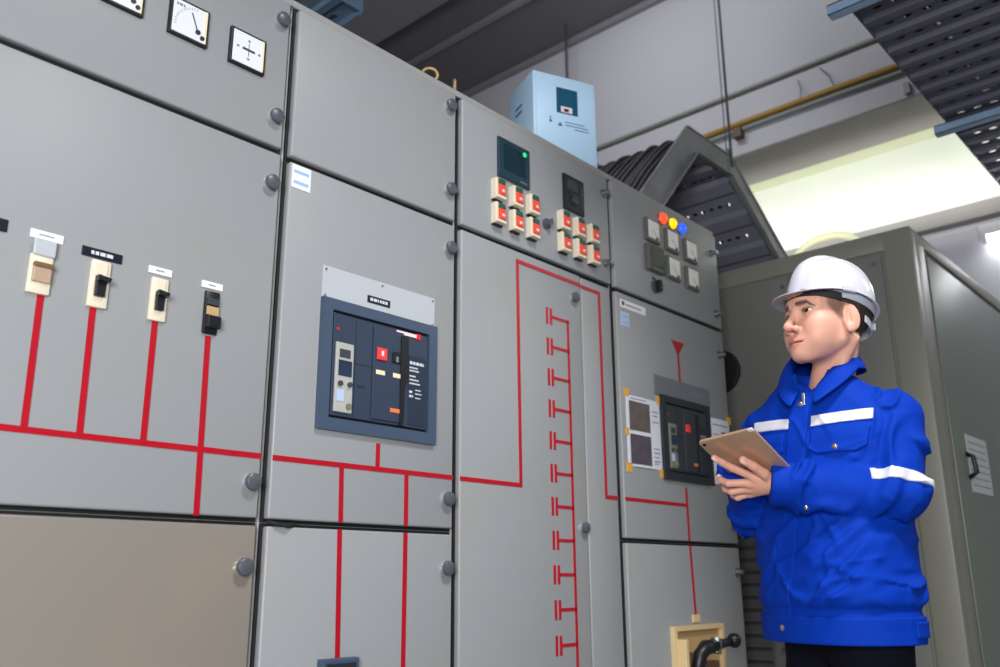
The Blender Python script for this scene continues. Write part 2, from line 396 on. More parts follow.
def breaker(c, x0, x1, z0, z1, pal, full):
    W=x1-x0; H=z1-z0
    fr,face,rec,trip=pal
    X=lambda u:x0+W*u
    Z=lambda v:z0+H*v
    b=MB(); i=.075
    o_=[(x0,z0),(x1,z0),(x1,z1),(x0,z1)]; n_=[(X(.08),Z(.09)),(X(.925),Z(.09)),(X(.925),Z(.915)),(X(.08),Z(.915))]
    for k in range(4):
        b.prism([o_[k],o_[(k+1)%4],n_[(k+1)%4],n_[k]],-.012,.002)
    o=b.build('circuit_breaker', M[fr], c)
    MB().box(X(.08),X(.925),-.003,.001,Z(.09),Z(.915)).build('recess', M['black'], o)
    MB().box(X(.095),X(.915),-.009,.0,Z(.11),Z(.895),.002).build('front_face', M[face], o)
    # trip unit
    t=MB(); t.box(X(.115),X(.255),-.014,-.006,Z(.14),Z(.672),.002); t.build('trip_unit', M[trip], o)
    MB().box(X(.14),X(.225),-.0155,-.013,Z(.555),Z(.62)).build('small_display', M['lcd2'], o)
    MB().box(X(.135),X(.24),-.0155,-.013,Z(.415),Z(.535)).build('main_display', M['lcd'], o)
    MB().cyl((X(.15),-.014,Z(.355)),(X(.15),-.02,Z(.355)),.0065,n=14).build('dial_knob', M['lcd2'], o)
    MB().cyl((X(.225),-.014,Z(.355)),(X(.225),-.02,Z(.355)),.0065,n=14).build('dial_knob', M['lcd2'], o)
    MB().box(X(.13),X(.185),-.0155,-.013,Z(.22),Z(.31)).build('rating_label', M['sticker_dull'], o)
    MB().cyl((X(.225),-.014,Z(.19)),(X(.225),-.018,Z(.19)),.008,n=14).build('dial_knob', M['trip_olive'], o)
    MB().box(X(.118),X(.138),-.0105,-.008,Z(.765),Z(.785)).build('maker_mark', M['red_logo'], o)
    # raised panels and grooves
    g=MB()
    for u in (.275,.415,.545): g.box(X(u)-.0012,X(u)+.0012,-.0098,-.008,Z(.13),Z(.88))
    g.box(X(.275),X(.415),-.0098,-.008,Z(.53),Z(.538)); g.box(X(.30),X(.36),-.0105,-.008,Z(.355),Z(.375))
    g.build('groove', M['slate_deep' if full else 'black'], o)
    MB().box(X(.42),X(.685),-.0125,-.008,Z(.13),Z(.87),.002).build('raised_panel', M[face], o)
    MB().box(X(.445),X(.53),-.0175,-.012,Z(.60),Z(.70),.002).build('trip_button', M['red_btn'], o)
    if full:
        MB().box(X(.478),X(.498),-.0182,-.017,Z(.635),Z(.675)).build('button_mark', M['pinkish'], o)
        MB().box(X(.58),X(.65),-.0175,-.012,Z(.605),Z(.695),.002).build('close_button', M['black'], o)
        MB().box(X(.606),X(.626),-.0182,-.017,Z(.61),Z(.655)).build('button_mark', M['txt_grey'], o)
        for u,v in ((.445,.485),(.592,.487)): MB().box(X(u),X(u+.075),-.014,-.012,Z(v),Z(v+.035),.0005).build('indicator_label', M['cream'], o)
        MB().box(X(.62),X(.82),-.012,-.0085,Z(.855),Z(.883)).build('name_strip', M['pinkish'], o)
        MB().box(X(.80),X(.838),-.0126,-.0085,Z(.846),Z(.892)).build('maker_mark', M['red_logo'], o)
    else:
        flatb=MB(); flatb.box(X(.76),X(.88),-.011,-.0085,Z(.57),Z(.61)); flatb.build('name_strip', M['txt_grey'], o)
    MB().box(X(.575),X(.69),-.014,-.012,Z(.205),Z(.238),.0005).build('rating_label', M['orange'], o)
    h=MB(); h.prism([(X(.655),Z(.84)),(X(.715),Z(.84)),(X(.722),Z(.50)),(X(.69),Z(.40)),(X(.685),Z(.11)),(X(.655),Z(.11))],-.0165,-.008)
    h.build('charging_handle', M['black'], o)
    MB().box(X(.735),X(.90),-.0105,-.008,Z(.13),Z(.70),.001).build('data_panel', M['slate_deep' if full else 'char'], o)
    rows=[(X(.745),X(.875),Z(.64),.008),(X(.745),X(.82),Z(.60),.004),(X(.745),X(.83),Z(.575),.004),(X(.745),X(.80),Z(.53),.004),(X(.745),X(.83),Z(.50),.004),(X(.745),X(.84),Z(.47),.004),(X(.745),X(.775),Z(.40),.006),(X(.745),X(.78),Z(.365),.006),(X(.80),X(.85),Z(.42),.003),(X(.80),X(.86),Z(.39),.003),(X(.80),X(.85),Z(.355),.003)] if full else [(X(.745),X(.85),Z(.55),.004),(X(.745),X(.83),Z(.50),.004)]
    text_rows(o,rows,'txt_white' if full else 'txt_grey',-.0105,'data_print')
    return o
breaker(c2,1.256,1.645,1.252,1.581,('slate','slate_dark','slate_deep','trip_grey'),True)
line(c2,[(1.146,1.172,1.721,1.172),(1.4535,1.237,1.4535,1.172),(1.341,1.172,1.345,1.036),(1.551,1.172,1.553,1.036),(1.343,1.020,1.348,.85),(1.348,.85,1.352,.70),(1.552,1.020,1.556,.12)],.0125)
o=MB().box(1.296,1.402,-.02,.002,.44,.732,.003).build('relay_box', M['slate'], c2)
MB().box(1.306,1.392,-.023,-.018,.45,.722,.002).build('relay_face', M['char'], o)
MB().tube([(1.152,.012,1.030),(1.165,-.006,1.024),(1.19,-.010,1.022),(1.215,.004,1.026)],.005,8).build('seal_strip', M['gasket'], c2)

# ---- third cubicle: capacitor bank
c3 = cubicle(1.737, 2.532, 'grey cubicle with twelve small push-button stations above a red capacitor-bank diagram')
d = door(c3,1.749,2.516,Z1A,ZT); chrome_latch(d,2.489,2.271); chrome_latch(d,2.487,1.998)
d = door(c3,1.749,2.330,ZB,Z1B); knob(d,2.288,1.820,0,.017); knob(d,2.306,1.060,0,.017)
dd = door(c3,2.344,2.514,ZB,Z1B,.006,name='fixed_panel')
mm=MB().box(1.907,2.061,-.009,.002,2.137,2.277,.003).build('power_meter', M['teal_edge'], c3)
MB().box(1.930,2.038,-.0102,-.008,2.168,2.258,.001).build('display', M['teal_dark'], mm)
MB().cyl((2.032,-.009,2.252),(2.032,-.0125,2.252),.0085,n=14).build('status_light', M['green_led'], mm)
text_rows(mm,[(1.955,2.0,2.235,.004),(1.955,2.0,2.222,.004)],'teal_edge',-.0102,'display_print'); text_rows(mm,[(2.01,2.045,2.150,.004)],'txt_grey',-.009,'maker_print')
pc=MB().box(2.244,2.359,-.009,.002,2.134,2.267,.003).build('power_factor_relay', M['black'], c3)
MB().box(2.262,2.320,-.0108,-.008,2.21,2.25,.001).build('display', M['lcd2'], pc)
MB().cyl((2.302,-.009,2.178),(2.302,-.018,2.178),.018,n=20).build('dial_knob', M['lcd2'], pc)
MB().box(2.335,2.350,-.0105,-.008,2.15,2.25,.001).build('button_strip', M['char2'], pc)
def station(x,z):
    b=MB(); b.box(x-.023,x+.018,-.022,.002,z-.034,z+.035,.003); b.box(x-.023,x+.018,-.029,-.018,z-.034,z-.024,.002)
    o=b.build('push_button_station', M['ivory'], c3)
    MB().box(x-.013,x+.017,-.028,-.018,z+.015,z+.032,.003).build('start_button', M['green_btn'], o)
    MB().box(x-.013,x+.017,-.030,-.018,z-.022,z+.014,.003).build('stop_button', M['red_rocker'], o)
    MB().box(x-.004,x+.008,-.0308,-.029,z-.012,z-.004).build('button_mark', M['pinkish'], o)
    MB().box(x-.022,x+.018,-.012,.001,z-.039,z-.034,.001).build('base_shadow_plate', M['black'], o)
    return o
st=station(1.902,2.083)
for i,(x,z) in enumerate(((1.985,2.083),(2.068,2.083),(1.902,2.001),(1.985,2.001),(2.068,2.001),(2.232,2.079),(2.317,2.079),(2.399,2.079),(2.232,2.000),(2.317,2.000),(2.399,2.000))):
    copy_tree(st,c3,(x-1.902,0,z-2.083))
k=MB().cyl((2.149,.001,2.046),(2.149,-.008,2.046),.019,n=24).cyl((2.149,-.008,2.046),(2.149,-.026,2.046),.014,.012,24).build('selector_switch', M['knob'], c3, smooth='auto')
MB().box(2.145,2.153,-.031,-.02,2.033,2.059,.002).build('switch_handle', M['chrome'], k)
line(c3,[(1.750,1.172,2.010,1.172),(2.005,1.166,2.000,1.880),(1.994,1.875,2.330,1.875)],.0125)
line(c3,[(2.344,1.875,2.450,1.875),(2.445,1.880,2.445,1.160),(2.439,1.166,2.514,1.166)],.0125,.006)
line(c3,[(2.253,1.733,2.258,.12)],.011,name='mimic_busbar')
b=MB(); z=1.727
def cap(x,z):
    b=MB(); b.box(x-.014,x-.003,-.0015,.0005,z-.028,z+.028); b.box(x+.006,x+.017,-.0015,.0005,z-.028,z+.028); b.box(x+.017,2.258,-.0015,.0005,z-.005,z+.005)
    return b.build('capacitor_symbol', M['red'], c3)
for i in range(16):
    z=1.727-.1013*i
    cap(2.153+.0014*i, z)

# ---- fourth cubicle
c4 = cubicle(2.532, 3.335, 'grey cubicle at the end of the row with lit red, yellow and blue lamps')
d = door(c4,2.544,3.327,Z1A,ZT); chrome_latch(d,3.284,2.256); chrome_latch(d,3.280,1.982)
d = door(c4,2.544,3.327,Z2A,Z1B); chrome_latch(d,3.283,1.803); chrome_latch(d,3.293,1.105)
d = door(c4,2.544,3.327,ZB,Z2B); chrome_latch(d,3.296,.928)
for x,m,n in ((2.881,'lamp_red','red lamp'),(2.954,'lamp_yel','yellow lamp'),(3.026,'lamp_blu','blue lamp')):
    o=MB().cyl((x,.001,2.291),(x,-.008,2.291),.026,.024,24).build('indicator_lamp', M['steel'], c4, label='lit '+n)
    MB().sphere((x,-.010,2.291),.0225,1,.8,1).build('lens', M[m], o, smooth=True)
def meter2(x,z,green=False):
    sx,sz=(.058,.055) if green else (.050,.049)
    o=MB().box(x-sx,x+sx,-.024 if green else -.014,.002,z-sz,z+sz,.008).build('panel_meter', M['meter_bezel'], c4)
    y=-.024 if green else -.014
    MB().box(x-sx+.014,x+sx-.012,y-.002,y+.002,z-sz+.014,z+sz-.010,.001).build('dial', M['meter_green' if green else 'meter_face2'], o)
    if not green:
        MB().box(x+sx-.018,x+sx-.012,y-.0026,y-.001,z-sz+.016,z+sz-.012).build('dial_edge', M['cream'], o)
        MB().cyl((x+.020,y-.002,z-sz+.018),(x+.020,y-.005,z-sz+.018),.007,n=12).build('pivot', M['knob'], o)
        MB().obox((x+.004,y-.0026,z-.010),Vector((.8,0,-.6)),Vector((0,1,0)),Vector((.6,0,.8)),.018,.0006,.0007).build('needle', M['txt_grey'], o)
    else:
        text_rows(o,[(x-.035,x+.03,z-.048,.004)],'txt_grey',y,'keys')
for x,z in ((2.800,2.214),(2.943,2.212),(3.088,2.208),(2.943,2.094),(3.088,2.088)): meter2(x,z)
meter2(2.803,2.097,True)
k=MB().cyl((2.808,.001,1.987),(2.808,-.01,1.987),.026,n=24).build('selector_switch', M['knob'], c4, smooth='auto')
MB().box(2.800,2.816,-.032,-.008,1.965,2.010,.003).build('switch_handle', M['black'], k)
MB().box(2.792,2.812,-.004,.001,2.016,2.024).build('switch_label', M['txt_dark'], k)
l=flat(c4,'name_plate',2.566,2.732,1.853,1.884,'white_plate'); flat(l,'logo',2.576,2.592,1.862,1.877,'txt_dark',-.0015,.0004); text_rows(l,[(2.60,2.70,1.868,.006)],'txt_grey',-.0015)
s=flat(c4,'sticker',2.566,2.621,1.784,1.838,'sticker_dull'); flat(s,'stripe',2.572,2.615,1.817,1.825,'txt_blue',-.0015,.0004); flat(s,'stripe',2.572,2.615,1.794,1.802,'txt_blue',-.0015,.0004)
MB().prism([(2.905,1.797),(3.0,1.797),(2.949,1.738)],-.0016,.0005).build('arrow_symbol', M['red'], c4)
p=flat(c4,'cover_plate',2.763,3.165,1.562,1.635,'mauve_plate',0,.006)
text_rows(p,[(3.03,3.10,1.600,.010)],'txt_grey',-.006)
breaker(c4,2.794,3.150,1.251,1.564,('char','char2','char','trip_olive'),False)
line(c4,[(2.950,1.755,2.952,1.637)],.0135,name='mimic_line')
line(c4,[(2.546,1.166,2.956,1.166),(2.949,1.232,2.950,1.036),(2.952,1.020,2.962,.775)],.0125)
l=MB().box(2.935,2.985,-.006,.001,.752,.779,.002).build('name_plate', M['tan_light'], c4)
b=MB(); o_=[(2.786,.36),(3.128,.36),(3.128,.744),(2.786,.744)]; n_=[(2.80,.375),(3.112,.375),(3.112,.728),(2.80,.728)]
for q in range(4): b.prism([o_[q],o_[(q+1)%4],n_[(q+1)%4],n_[q]],-.02,.002)
hb=b.build('switch_disconnector', M['tan_light'], c4)
MB().box(2.80,3.112,-.004,.001,.375,.728).build('back_plate', M['tan'], hb)
MB().box(2.822,2.90,-.02,-.003,.38,.655,.002).build('terminal_block', M['tan_dark'], hb)
MB().box(2.796,2.818,-.052,-.003,.38,.702,.003).build('barrier', M['tan_light'], hb)
MB().box(2.94,3.06,-.03,-.003,.50,.62,.004).build('mechanism', M['tan_dark'], hb)
h=MB(); h.tube([(2.878,-.028,.46),(2.865,-.052,.60),(2.872,-.062,.650),(2.90,-.068,.672),(2.955,-.076,.676)],[.020,.022,.024,.026,.023],14); h.tube([(2.95,-.076,.676),(3.0,-.085,.682),(3.04,-.091,.686)],[.018,.015,.015],14); h.sphere((3.058,-.094,.689),.026)
h.build('operating_handle', M['black'], hb, smooth=True)
MB().cyl((2.953,-.0755,.652),(2.966,-.0775,.700),.021,n=12).build('handle_band', M['steel'], hb)
# eyebolts on the cubicle tops
for c,x,y,ax in ((c2,1.66,.055,(.68,.73,0)),(c3,1.765,.052,(.75,-.66,0))):
    b=MB(); b.torus((x,y,2.372+.036),ax,.024,.0055); b.cyl((x,y,2.37),(x,y,2.392),.012,n=12); b.build('lifting_eyebolt', M['brass'], c, smooth=True)

# ---- papers taped to the fourth cubicle
def taped(x0,x1,z0,z1,label,photos,tapes,y=-.0002):
    t=thing('paper_notice',((x0+x1)/2,0,z0),label,'paper','papers taped beside the dark breaker')
    b=MB(); n=8
    for i in range(n):
        u0,u1=x0+(x1-x0)*i/n,x0+(x1-x0)*(i+1)/n; f=lambda u:-.0008-.004*math.sin(PI*(u-x0)/(x1-x0))
        b.prism([(u0,f(u0)),(u1,f(u1)),(u1,f(u1)+.0006),(u0,f(u0)+.0006)],z0,z1,'z')
    bmesh.ops.remove_doubles(b.bm,verts=b.bm.verts,dist=1e-5); b.build('sheet',M['paper'],t)
    for (a0,a1,c0,c1_,m) in photos: MB().box(a0,a1,-.0058,-.0046,c0,c1_).build('photo' if m.startswith('photo') else 'graphic',M[m],t)
    for (x,z,w,h) in tapes: MB().box(x-w/2,x+w/2,-.0026,-.0002,z-h/2,z+h/2).build('tape',M['tape'],t)
    return t
t=taped(2.574,2.792,1.281,1.532,'white sheet with two dark photographs taped left of the charcoal breaker',
  [(2.588,2.718,1.408,1.512,'photo'),(2.588,2.718,1.290,1.394,'photo2')],[(2.579,1.540,.028,.028),(2.787,1.540,.028,.032),(2.575,1.400,.02,.026),(2.579,1.275,.03,.032),(2.788,1.270,.03,.032)])
text_rows(t,[(2.735,2.775,1.49,.003),(2.735,2.77,1.475,.003),(2.735,2.775,1.452,.003),(2.735,2.775,1.355,.003),(2.735,2.775,1.34,.003),(2.735,2.77,1.325,.003),(2.735,2.775,1.31,.003),(2.735,2.76,1.30,.003),(2.60,2.70,1.522,.003)],'txt_grey',-.005)
t=taped(3.160,3.322,1.262,1.525,'white sheet taped right of the charcoal breaker, mostly behind the tablet',
  [(3.245,3.290,1.41,1.475,'teal_print')],[(3.150,1.536,.03,.034),(3.322,1.530,.03,.03),(3.152,1.262,.03,.034)])
text_rows(t,[(3.18,3.30,1.50,.004),(3.18,3.225,1.46,.003),(3.18,3.225,1.44,.003),(3.18,3.225,1.41,.003),(3.18,3.30,1.38,.003)],'txt_grey',-.005)
# ------------------------------------------------------------------ large grey enclosure behind the person
XC, YC, ZCAB = 3.70, -.69, 2.32
g=thing('equipment_enclosure',(4.6,.1,0),'tall grey sheet-metal enclosure standing behind the person in the hard hat','cabinet')
b=MB(); b.box(XC+.012,XC+1.9,YC+.012,.95,.08,ZCAB-.012,.004); b.build('body',M['cab'],g)
b=MB(); b.box(XC,XC+.06,YC,YC+.115,.08,ZCAB,.008); b.box(XC,XC+.06,YC+.11,.95,ZCAB-.085,ZCAB,.008); b.box(XC,XC+.06,YC+.11,.95,.08,.20,.008)
b.box(XC+.05,XC+1.9,YC,YC+.05,ZCAB-.06,ZCAB,.008); b.box(XC+.05,XC+.17,YC,YC+.05,.08,ZCAB-.05,.006); b.box(XC+.05,XC+1.9,YC,YC+.05,.08,.18,.006)
b.build('frame',M['cab_frame'],g,smooth='auto')
def cdoor(y0,y1,z0=.215,z1=2.222):
    d=MB().box(XC+.004,XC+.03,y0,y1,z0,z1,.004).build('door',M['cab'],g,smooth='auto')
    return d
d=cdoor(-.562,-.155)
for y,z in ((-.53,2.19),(-.19,2.19)): MB().cyl((XC+.006,y,z),(XC-.004,y,z),.010,n=14).build('screw',M['steel'],d)
d=cdoor(-.145,.27)
for y,z in ((-.165+.045,2.18),(.235,2.18)): MB().cyl((XC+.006,y,z),(XC-.004,y,z),.010,n=14).build('screw',M['steel'],d)
cdoor(.28,.90)
v=MB().cyl((XC+.006,.222,1.835),(XC-.006,.222,1.835),.105,.104,40).build('round_vent',M['vent'],g,smooth='auto')
MB().torus((XC-.006,.222,1.835),(1,0,0),.095,.006,32).build('vent_rim',M['vent'],v,smooth=True)
lv=MB().box(XC-.004,XC+.006,.062,.262,.30,1.32,.002).build('louver_panel',M['louver'],g)
z=.36
b=MB()
while z<1.28:
    b.prism([(XC-.003,z),(XC-.022,z),(XC-.003,z+.04)],.05,.25,'y') if False else b.obox((XC-.012,.16,z),(.75,0,-.66),(0,1,0),(.66,0,.75),.011,.092,.0025)
    z+=.052
b.build('louver_slats',M['louver'],lv)
for z in (.62,.52): MB().cyl((XC,.018,z),(XC-.008,.018,z),.008,n=12).build('screw',M['steel'],g)
sp=MB().box(XC+.185,XC+1.6,YC-.002,YC+.02,.22,2.235,.004).build('side_panel',M['cab_side'],g,smooth='auto')
MB().box(XC+.176,XC+1.61,YC+.004,YC+.016,.21,2.245).build('gasket',M['gasket'],sp)
hd=MB().tube([(4.045,YC,1.40),(4.045,YC-.028,1.385),(4.05,YC-.032,1.32),(4.05,YC,1.30)],.010,10).build('door_handle',M['black'],g,smooth=True)
t=thing('paper_notice',(4.22,YC,1.25),'white printed notice on the side of the grey enclosure at the right edge','paper')
MB().box(4.065,4.375,YC-.004,YC-.0022,1.245,1.485).build('sheet',mat('notice_paper',srgb(196,198,202),.6),t)
text_rows_y=[]
for i in range(7):
    b=MB(); zz=1.455-.03*i; x=4.09
    while x<4.33:
        w=random.uniform(.01,.03); b.box(x,x+w,YC-.0046,YC-.0038,zz-.003,zz+.003); x+=w+.006
    b.build('print_line',M['txt_grey'],t)

# ------------------------------------------------------------------ pale blue box on the third cubicle
d1=Vector((.9188,-.3946,0)); d2=Vector((.3946,.9188,0)); zu=Vector((0,0,1))
P0=Vector((2.262,.138,2.372)); HB=.372; W1,W2=.268,.21
bx=thing('voltage_stabilizer',P0+d1*W1/2+d2*W2/2,'pale blue metal box with dark square window on top of the cubicle row','control box')
def fb(u0,u1,v0,v1,w0,w1,bev=0,seg=2,n=None):   # box in the rotated frame: u along d1, v along d2, w up
    n=n or MB(); c=P0+d1*(u0+u1)/2+d2*(v0+v1)/2+zu*(w0+w1)/2
    return n.obox(c,d1,d2,zu,(u1-u0)/2,(v1-v0)/2,(w1-w0)/2,bev,seg)
fb(0,W1,0,W2,.012,HB,.006,3).build('case',M['bluebox'],bx,smooth='auto')
n=MB(); 
for u in (.02,W1-.05):
    for v in (.02,W2-.05): fb(u,u+.03,v,v+.03,0,.014,n=n)
n.build('foot',M['black'],bx)
fb(.010,W1-.010,-.004,.004,.022,HB-.012,.002).build('front_panel',M['bluebox'],bx,smooth='auto')
w=fb(.095,.185,-.0065,-.002,.212,.318,.001).build('window',M['bluewin'],bx)
fb(.112,.160,-.0085,-.004,.216,.240,.001).build('meter',M['pinkish'],w); fb(.124,.144,-.0095,-.007,.219,.231).build('meter_display',M['lcd'],w)
for u,ww in ((.085,.325),(.14,.330),(.195,.325),(.085,.265),(.195,.265),(.085,.202),(.195,.202),(.02,.32),(.02,.05),(W1-.02,.32),(W1-.02,.05),(.02,.285),(W1-.02,.26)):
    MB().cyl(P0+d1*u-d2*.003+zu*ww,P0+d1*u-d2*.0065+zu*ww,.003,n=10).build('screw',M['bluebox_l'],bx)
n=MB(); 
c=P0+d1*.068-d2*.0045+zu*.170; n.cyl(c,c-d2*.001,.0055,n=14); fb(.066,.070,-.0055,-.004,.174,.190,n=n)
n.build('round_mark',M['bluemark'],bx)
def tri(u,w_,s): 
    n=MB(); A=[n.bm.verts.new(P0+d1*a+zu*b_-d2*.0055) for a,b_ in ((u-s,w_),(u+s,w_),(u,w_+1.6*s))]; B=[n.bm.verts.new(v.co+d2*.002) for v in A]
    n.bm.faces.new(A); n.bm.faces.new(B[::-1])
    for i in range(3): n.bm.faces.new((A[i],B[i],B[(i+1)%3],A[(i+1)%3]))
    return n
tri(.108,.158,.010).build('warning_mark',M['bluemark'],bx)
n=MB()
for r,(ua,ub) in enumerate(((.130,.215),(.130,.225),(.17,.225))):
    u=ua
    while u<ub:
        ww=random.uniform(.004,.010); fb(u,u+ww,-.0052,-.0038,.178-.012*r-.0018,.178-.012*r+.0018,n=n); u+=ww+.002
n.build('print',M['bluemark'],bx)
for k in range(2):
    n=MB(); c=P0-d1*.001+d2*(.120)+zu*(.272-.026*k); a=(-d2+zu*.02).normalized()
    n.obox(c,d1,a,d1.cross(a),.002,.027,.0035); n.build('vent_slot',M['bluemark'],bx)
# ------------------------------------------------------------------ cable tray arching over the fourth cubicle, with its cables
YN,YF=.20,.76
tr=thing('cable_tray',(3.6,.48,2.372),'grey cable tray arching up from the cubicle tops and down behind the enclosure','cable tray')
pathu=[(3.02,2.495),(3.10,2.585),(3.50,3.03),(3.94,3.03),(4.51,2.64),(4.80,2.442)]   # rail upper edge in x,z
def offs(path,h):
    out=[]
    for i,p in enumerate(path):
        a=Vector(path[max(i-1,0)]); c=Vector(path[min(i+1,len(path)-1)]); p=Vector(p)
        d1_=(p-a).normalized() if i else (c-p).normalized(); d2_=(c-p).normalized() if i<len(path)-1 else d1_
        n1=Vector((d1_.y,-d1_.x)); n2=Vector((d2_.y,-d2_.x)); m=(n1+n2).normalized(); k=h/max(.4,m.dot(n1))
        out.append(tuple(p+m*k))
    return out
low=offs(pathu,.132)
def rail(y,nm,m):
    b=MB()
    for (a,c,e,f) in zip(pathu,pathu[1:],low[1:],low): b.prism([a,c,e,f],y-.004,y+.004)
    s=1 if y<.5 else -1
    lo2=offs(pathu,.124)
    for (a,c,e,f) in zip(lo2,lo2[1:],low[1:],low): b.prism([a,c,e,f],y-.03 if s>0 else y,y if s>0 else y+.03)
    up2=offs(pathu,.008)
    for (a,c,e,f) in zip(pathu,pathu[1:],up2[1:],up2): b.prism([a,c,e,f],y-.012 if s>0 else y-.0,y+.0 if s>0 else y+.012)
    return b.build(nm,M[m],tr)
rail(YN,'side_rail','galv'); rail(YF,'side_rail','galv')
mj=MB(); mj.box(3.90,3.94,YN-.012,YN+.0,2.90,3.06,.003); mj.build('rail_joint',M['galv'],tr)
def perf_plate(o,xax,yax,zax,L,W,pitch,ribw,hole_pitch,hl,hw,name,m,parent,ribh=.012,margin=.03,thick=.0015,place=None):
    # sheet spanning L along xax and W along yax; ribs run along yax and bulge along -zax, oval holes lie between ribs
    b=MB(); o=Vector(o); xax,yax,zax=Vector(xax),Vector(yax),Vector(zax)
    def V(x,y,z): return b.bm.verts.new(o+xax*x+yax*y+zax*z)
    def quad(a,c,e,f): b.bm.faces.new([V(*a),V(*c),V(*e),V(*f)])
    n=max(1,round(L/pitch)); pitch=L/n; ribw=min(ribw,pitch*.62)
    for i in range(n):
        x0=i*pitch; xr=x0+ribw; x1=x0+pitch; s=ribw*.22
        prof=[(x0,0),(x0+s,-ribh),(xr-s,-ribh),(xr,0)]
        for (p,q) in zip(prof,prof[1:]): quad((p[0],0,p[1]),(q[0],0,q[1]),(q[0],W,q[1]),(p[0],W,p[1]))
        k=int((W-2*margin)/hole_pitch); m0=(W-k*hole_pitch)/2
        quad((xr,0,0),(x1,0,0),(x1,m0,0),(xr,m0,0)); quad((xr,W-m0,0),(x1,W-m0,0),(x1,W,0),(xr,W,0))
        for j in range(k):
            y0=m0+j*hole_pitch; y1=y0+hole_pitch; cx,cy=(xr+x1)/2,(y0+y1)/2
            out=[(x1,cy),(x1,y1),(cx,y1),(xr,y1),(xr,cy),(xr,y0),(cx,y0),(x1,y0)]
            inn=[(cx+hw*math.cos(t),cy+hl*math.sin(t)) for t in (0,PI*.3,PI/2,PI*.7,PI,PI*1.3,PI*1.5,PI*1.7)]
            for a in range(8):
                c=(a+1)%8; quad((*out[a],0),(*out[c],0),(*inn[c],0),(*inn[a],0))
    bmesh.ops.remove_doubles(b.bm,verts=b.bm.verts,dist=1e-4)
    r=bmesh.ops.solidify(b.bm,geom=list(b.bm.faces),thickness=thick)
    return b.build(name,M[m],parent)
W=YF-YN-.008
for (a,c) in zip(low,low[1:]):
    a=Vector((a[0],0,a[1])); c=Vector((c[0],0,c[1])); d=(c-a); L=d.length; d.normalize(); up=Vector((-d.z,0,d.x))
    up=up if up.z>0 else -up
    perf_plate(a+Vector((0,YN+.004,0))+up*.012,d,(0,1,0),up,L,W,.19,.115,.05,.0135,.0105,'perforated_bottom','galv_dark',tr,ribh=.018)
random.seed(11)
for i in range(19):
    y=YN+.035+(YF-YN-.07)*i/18; j=random.uniform(-.01,.01); lift=.018+.03*(i%3)/2
    top=[(x,z) for x,z in offs(pathu,.108-lift)]
    x0=2.62+random.uniform(-.03,.12)
    pts=[(x0,y+.05,2.39),(x0+.1,y+.04,2.455+lift*.4),(2.90,y+.01,2.46+lift+random.uniform(0,.02)),(3.04,y,top[1][1]-.02),(3.2,y+j,top[1][1]+.16),(3.42,y+j,top[2][1]-.045),(3.56,y-j,top[2][1]+.012),(3.75,y+j,top[2][1]+.01),(3.90,y,top[3][1]+.0),(4.08,y,top[3][1]-.11),(4.5,y,top[4][1]-.01),(4.78,y,2.45)]
    # smooth the path
    P=[Vector(p) for p in pts]; Q=[]
    for k in range(len(P)-1):
        p0,p1,p2,p3=P[max(k-1,0)],P[k],P[k+1],P[min(k+2,len(P)-1)]
        for s in range(4):
            u=s/4; Q.append(.5*((2*p1)+(p2-p0)*u+(2*p0-5*p1+4*p2-p3)*u*u+(3*p1-p0-3*p2+p3)*u**3))
    Q.append(P[-1])
    o=MB().tube(Q,.0125+.0035*(i%2),10).build('power_cable',M['cable'],None,smooth=True)
    tag(o,'black power cable in the fan of cables climbing the arched tray from the cubicle tops','cable','black power cables on the arched tray')
# threaded rods hanging from the ceiling
def rodt(x,y,z0,z1,label,r=.006):
    b=MB(); b.cyl((x,y,z0),(x,y,z1),r,n=8); o=b.build('threaded_rod',M['rod'],None,smooth='auto'); tag(o,label,'rod'); 
    return o
rodt(3.92,YN-.018,2.96,ZC,'thin rod hanging from ceiling to the corner of the arched cable tray',.0075)
rodt(3.965,YN+.03,3.02,ZC,'thinner pale wire hanging beside the rod over the arched cable tray',.003)
rodt(4.79,1.89,3.1,ZC,'short thin rod hanging behind the pale blue box',.010)
# ------------------------------------------------------------------ perforated tray overhead at the right, on two struts
ZR=2.90; YE=-.815
pt=thing('perforated_tray',(4.1,YE-.4,ZR),'dark perforated cable tray overhead in the upper right corner','cable tray')
perf_plate((1.75,YE,ZR),(1,0,0),(0,-1,0),(0,0,1),3.7,.80,.128,.062,.066,.0165,.0105,'perforated_bottom','tray_dark',pt,ribh=.016)
MB().box(1.75,5.45,YE-.004,YE+.004,ZR-.012,ZR+.10).build('side_rail',M['tray_dark'],pt); MB().box(1.75,5.45,YE-.80,YE-.792,ZR-.012,ZR+.10).build('side_rail',M['tray_dark'],pt)
for x,lab in ((2.855,'blue-grey strut under the perforated tray at the top edge of the photo'),(4.05,'blue-grey strut crossing under the perforated tray at the right edge of the photo')):
    t=thing('support_strut',(x,YE-.3,ZR),lab,'strut','struts under the perforated tray')
    b=MB(); b.box(x-.022,x+.022,YE-.95,YE+.055,ZR-.024,ZR-.018,.001); b.box(x-.022,x-.018,YE-.95,YE+.055,ZR-.06,ZR-.018,.001); b.box(x+.018,x+.022,YE-.95,YE+.055,ZR-.06,ZR-.018,.001); b.box(x-.022,x+.022,YE-.95,YE+.055,ZR-.06,ZR-.055,.001); b.build('channel',M['strut'],t)
    MB().cyl((x,YE+.03,ZR-.075),(x,YE+.03,ZC),.005,n=8).build('hanger_rod',M['rod'],t) if False else None
    MB().cyl((x,YE-.87,ZR-.075),(x,YE-.87,ZC),.005,n=8).build('hanger_rod',M['rod'],t)
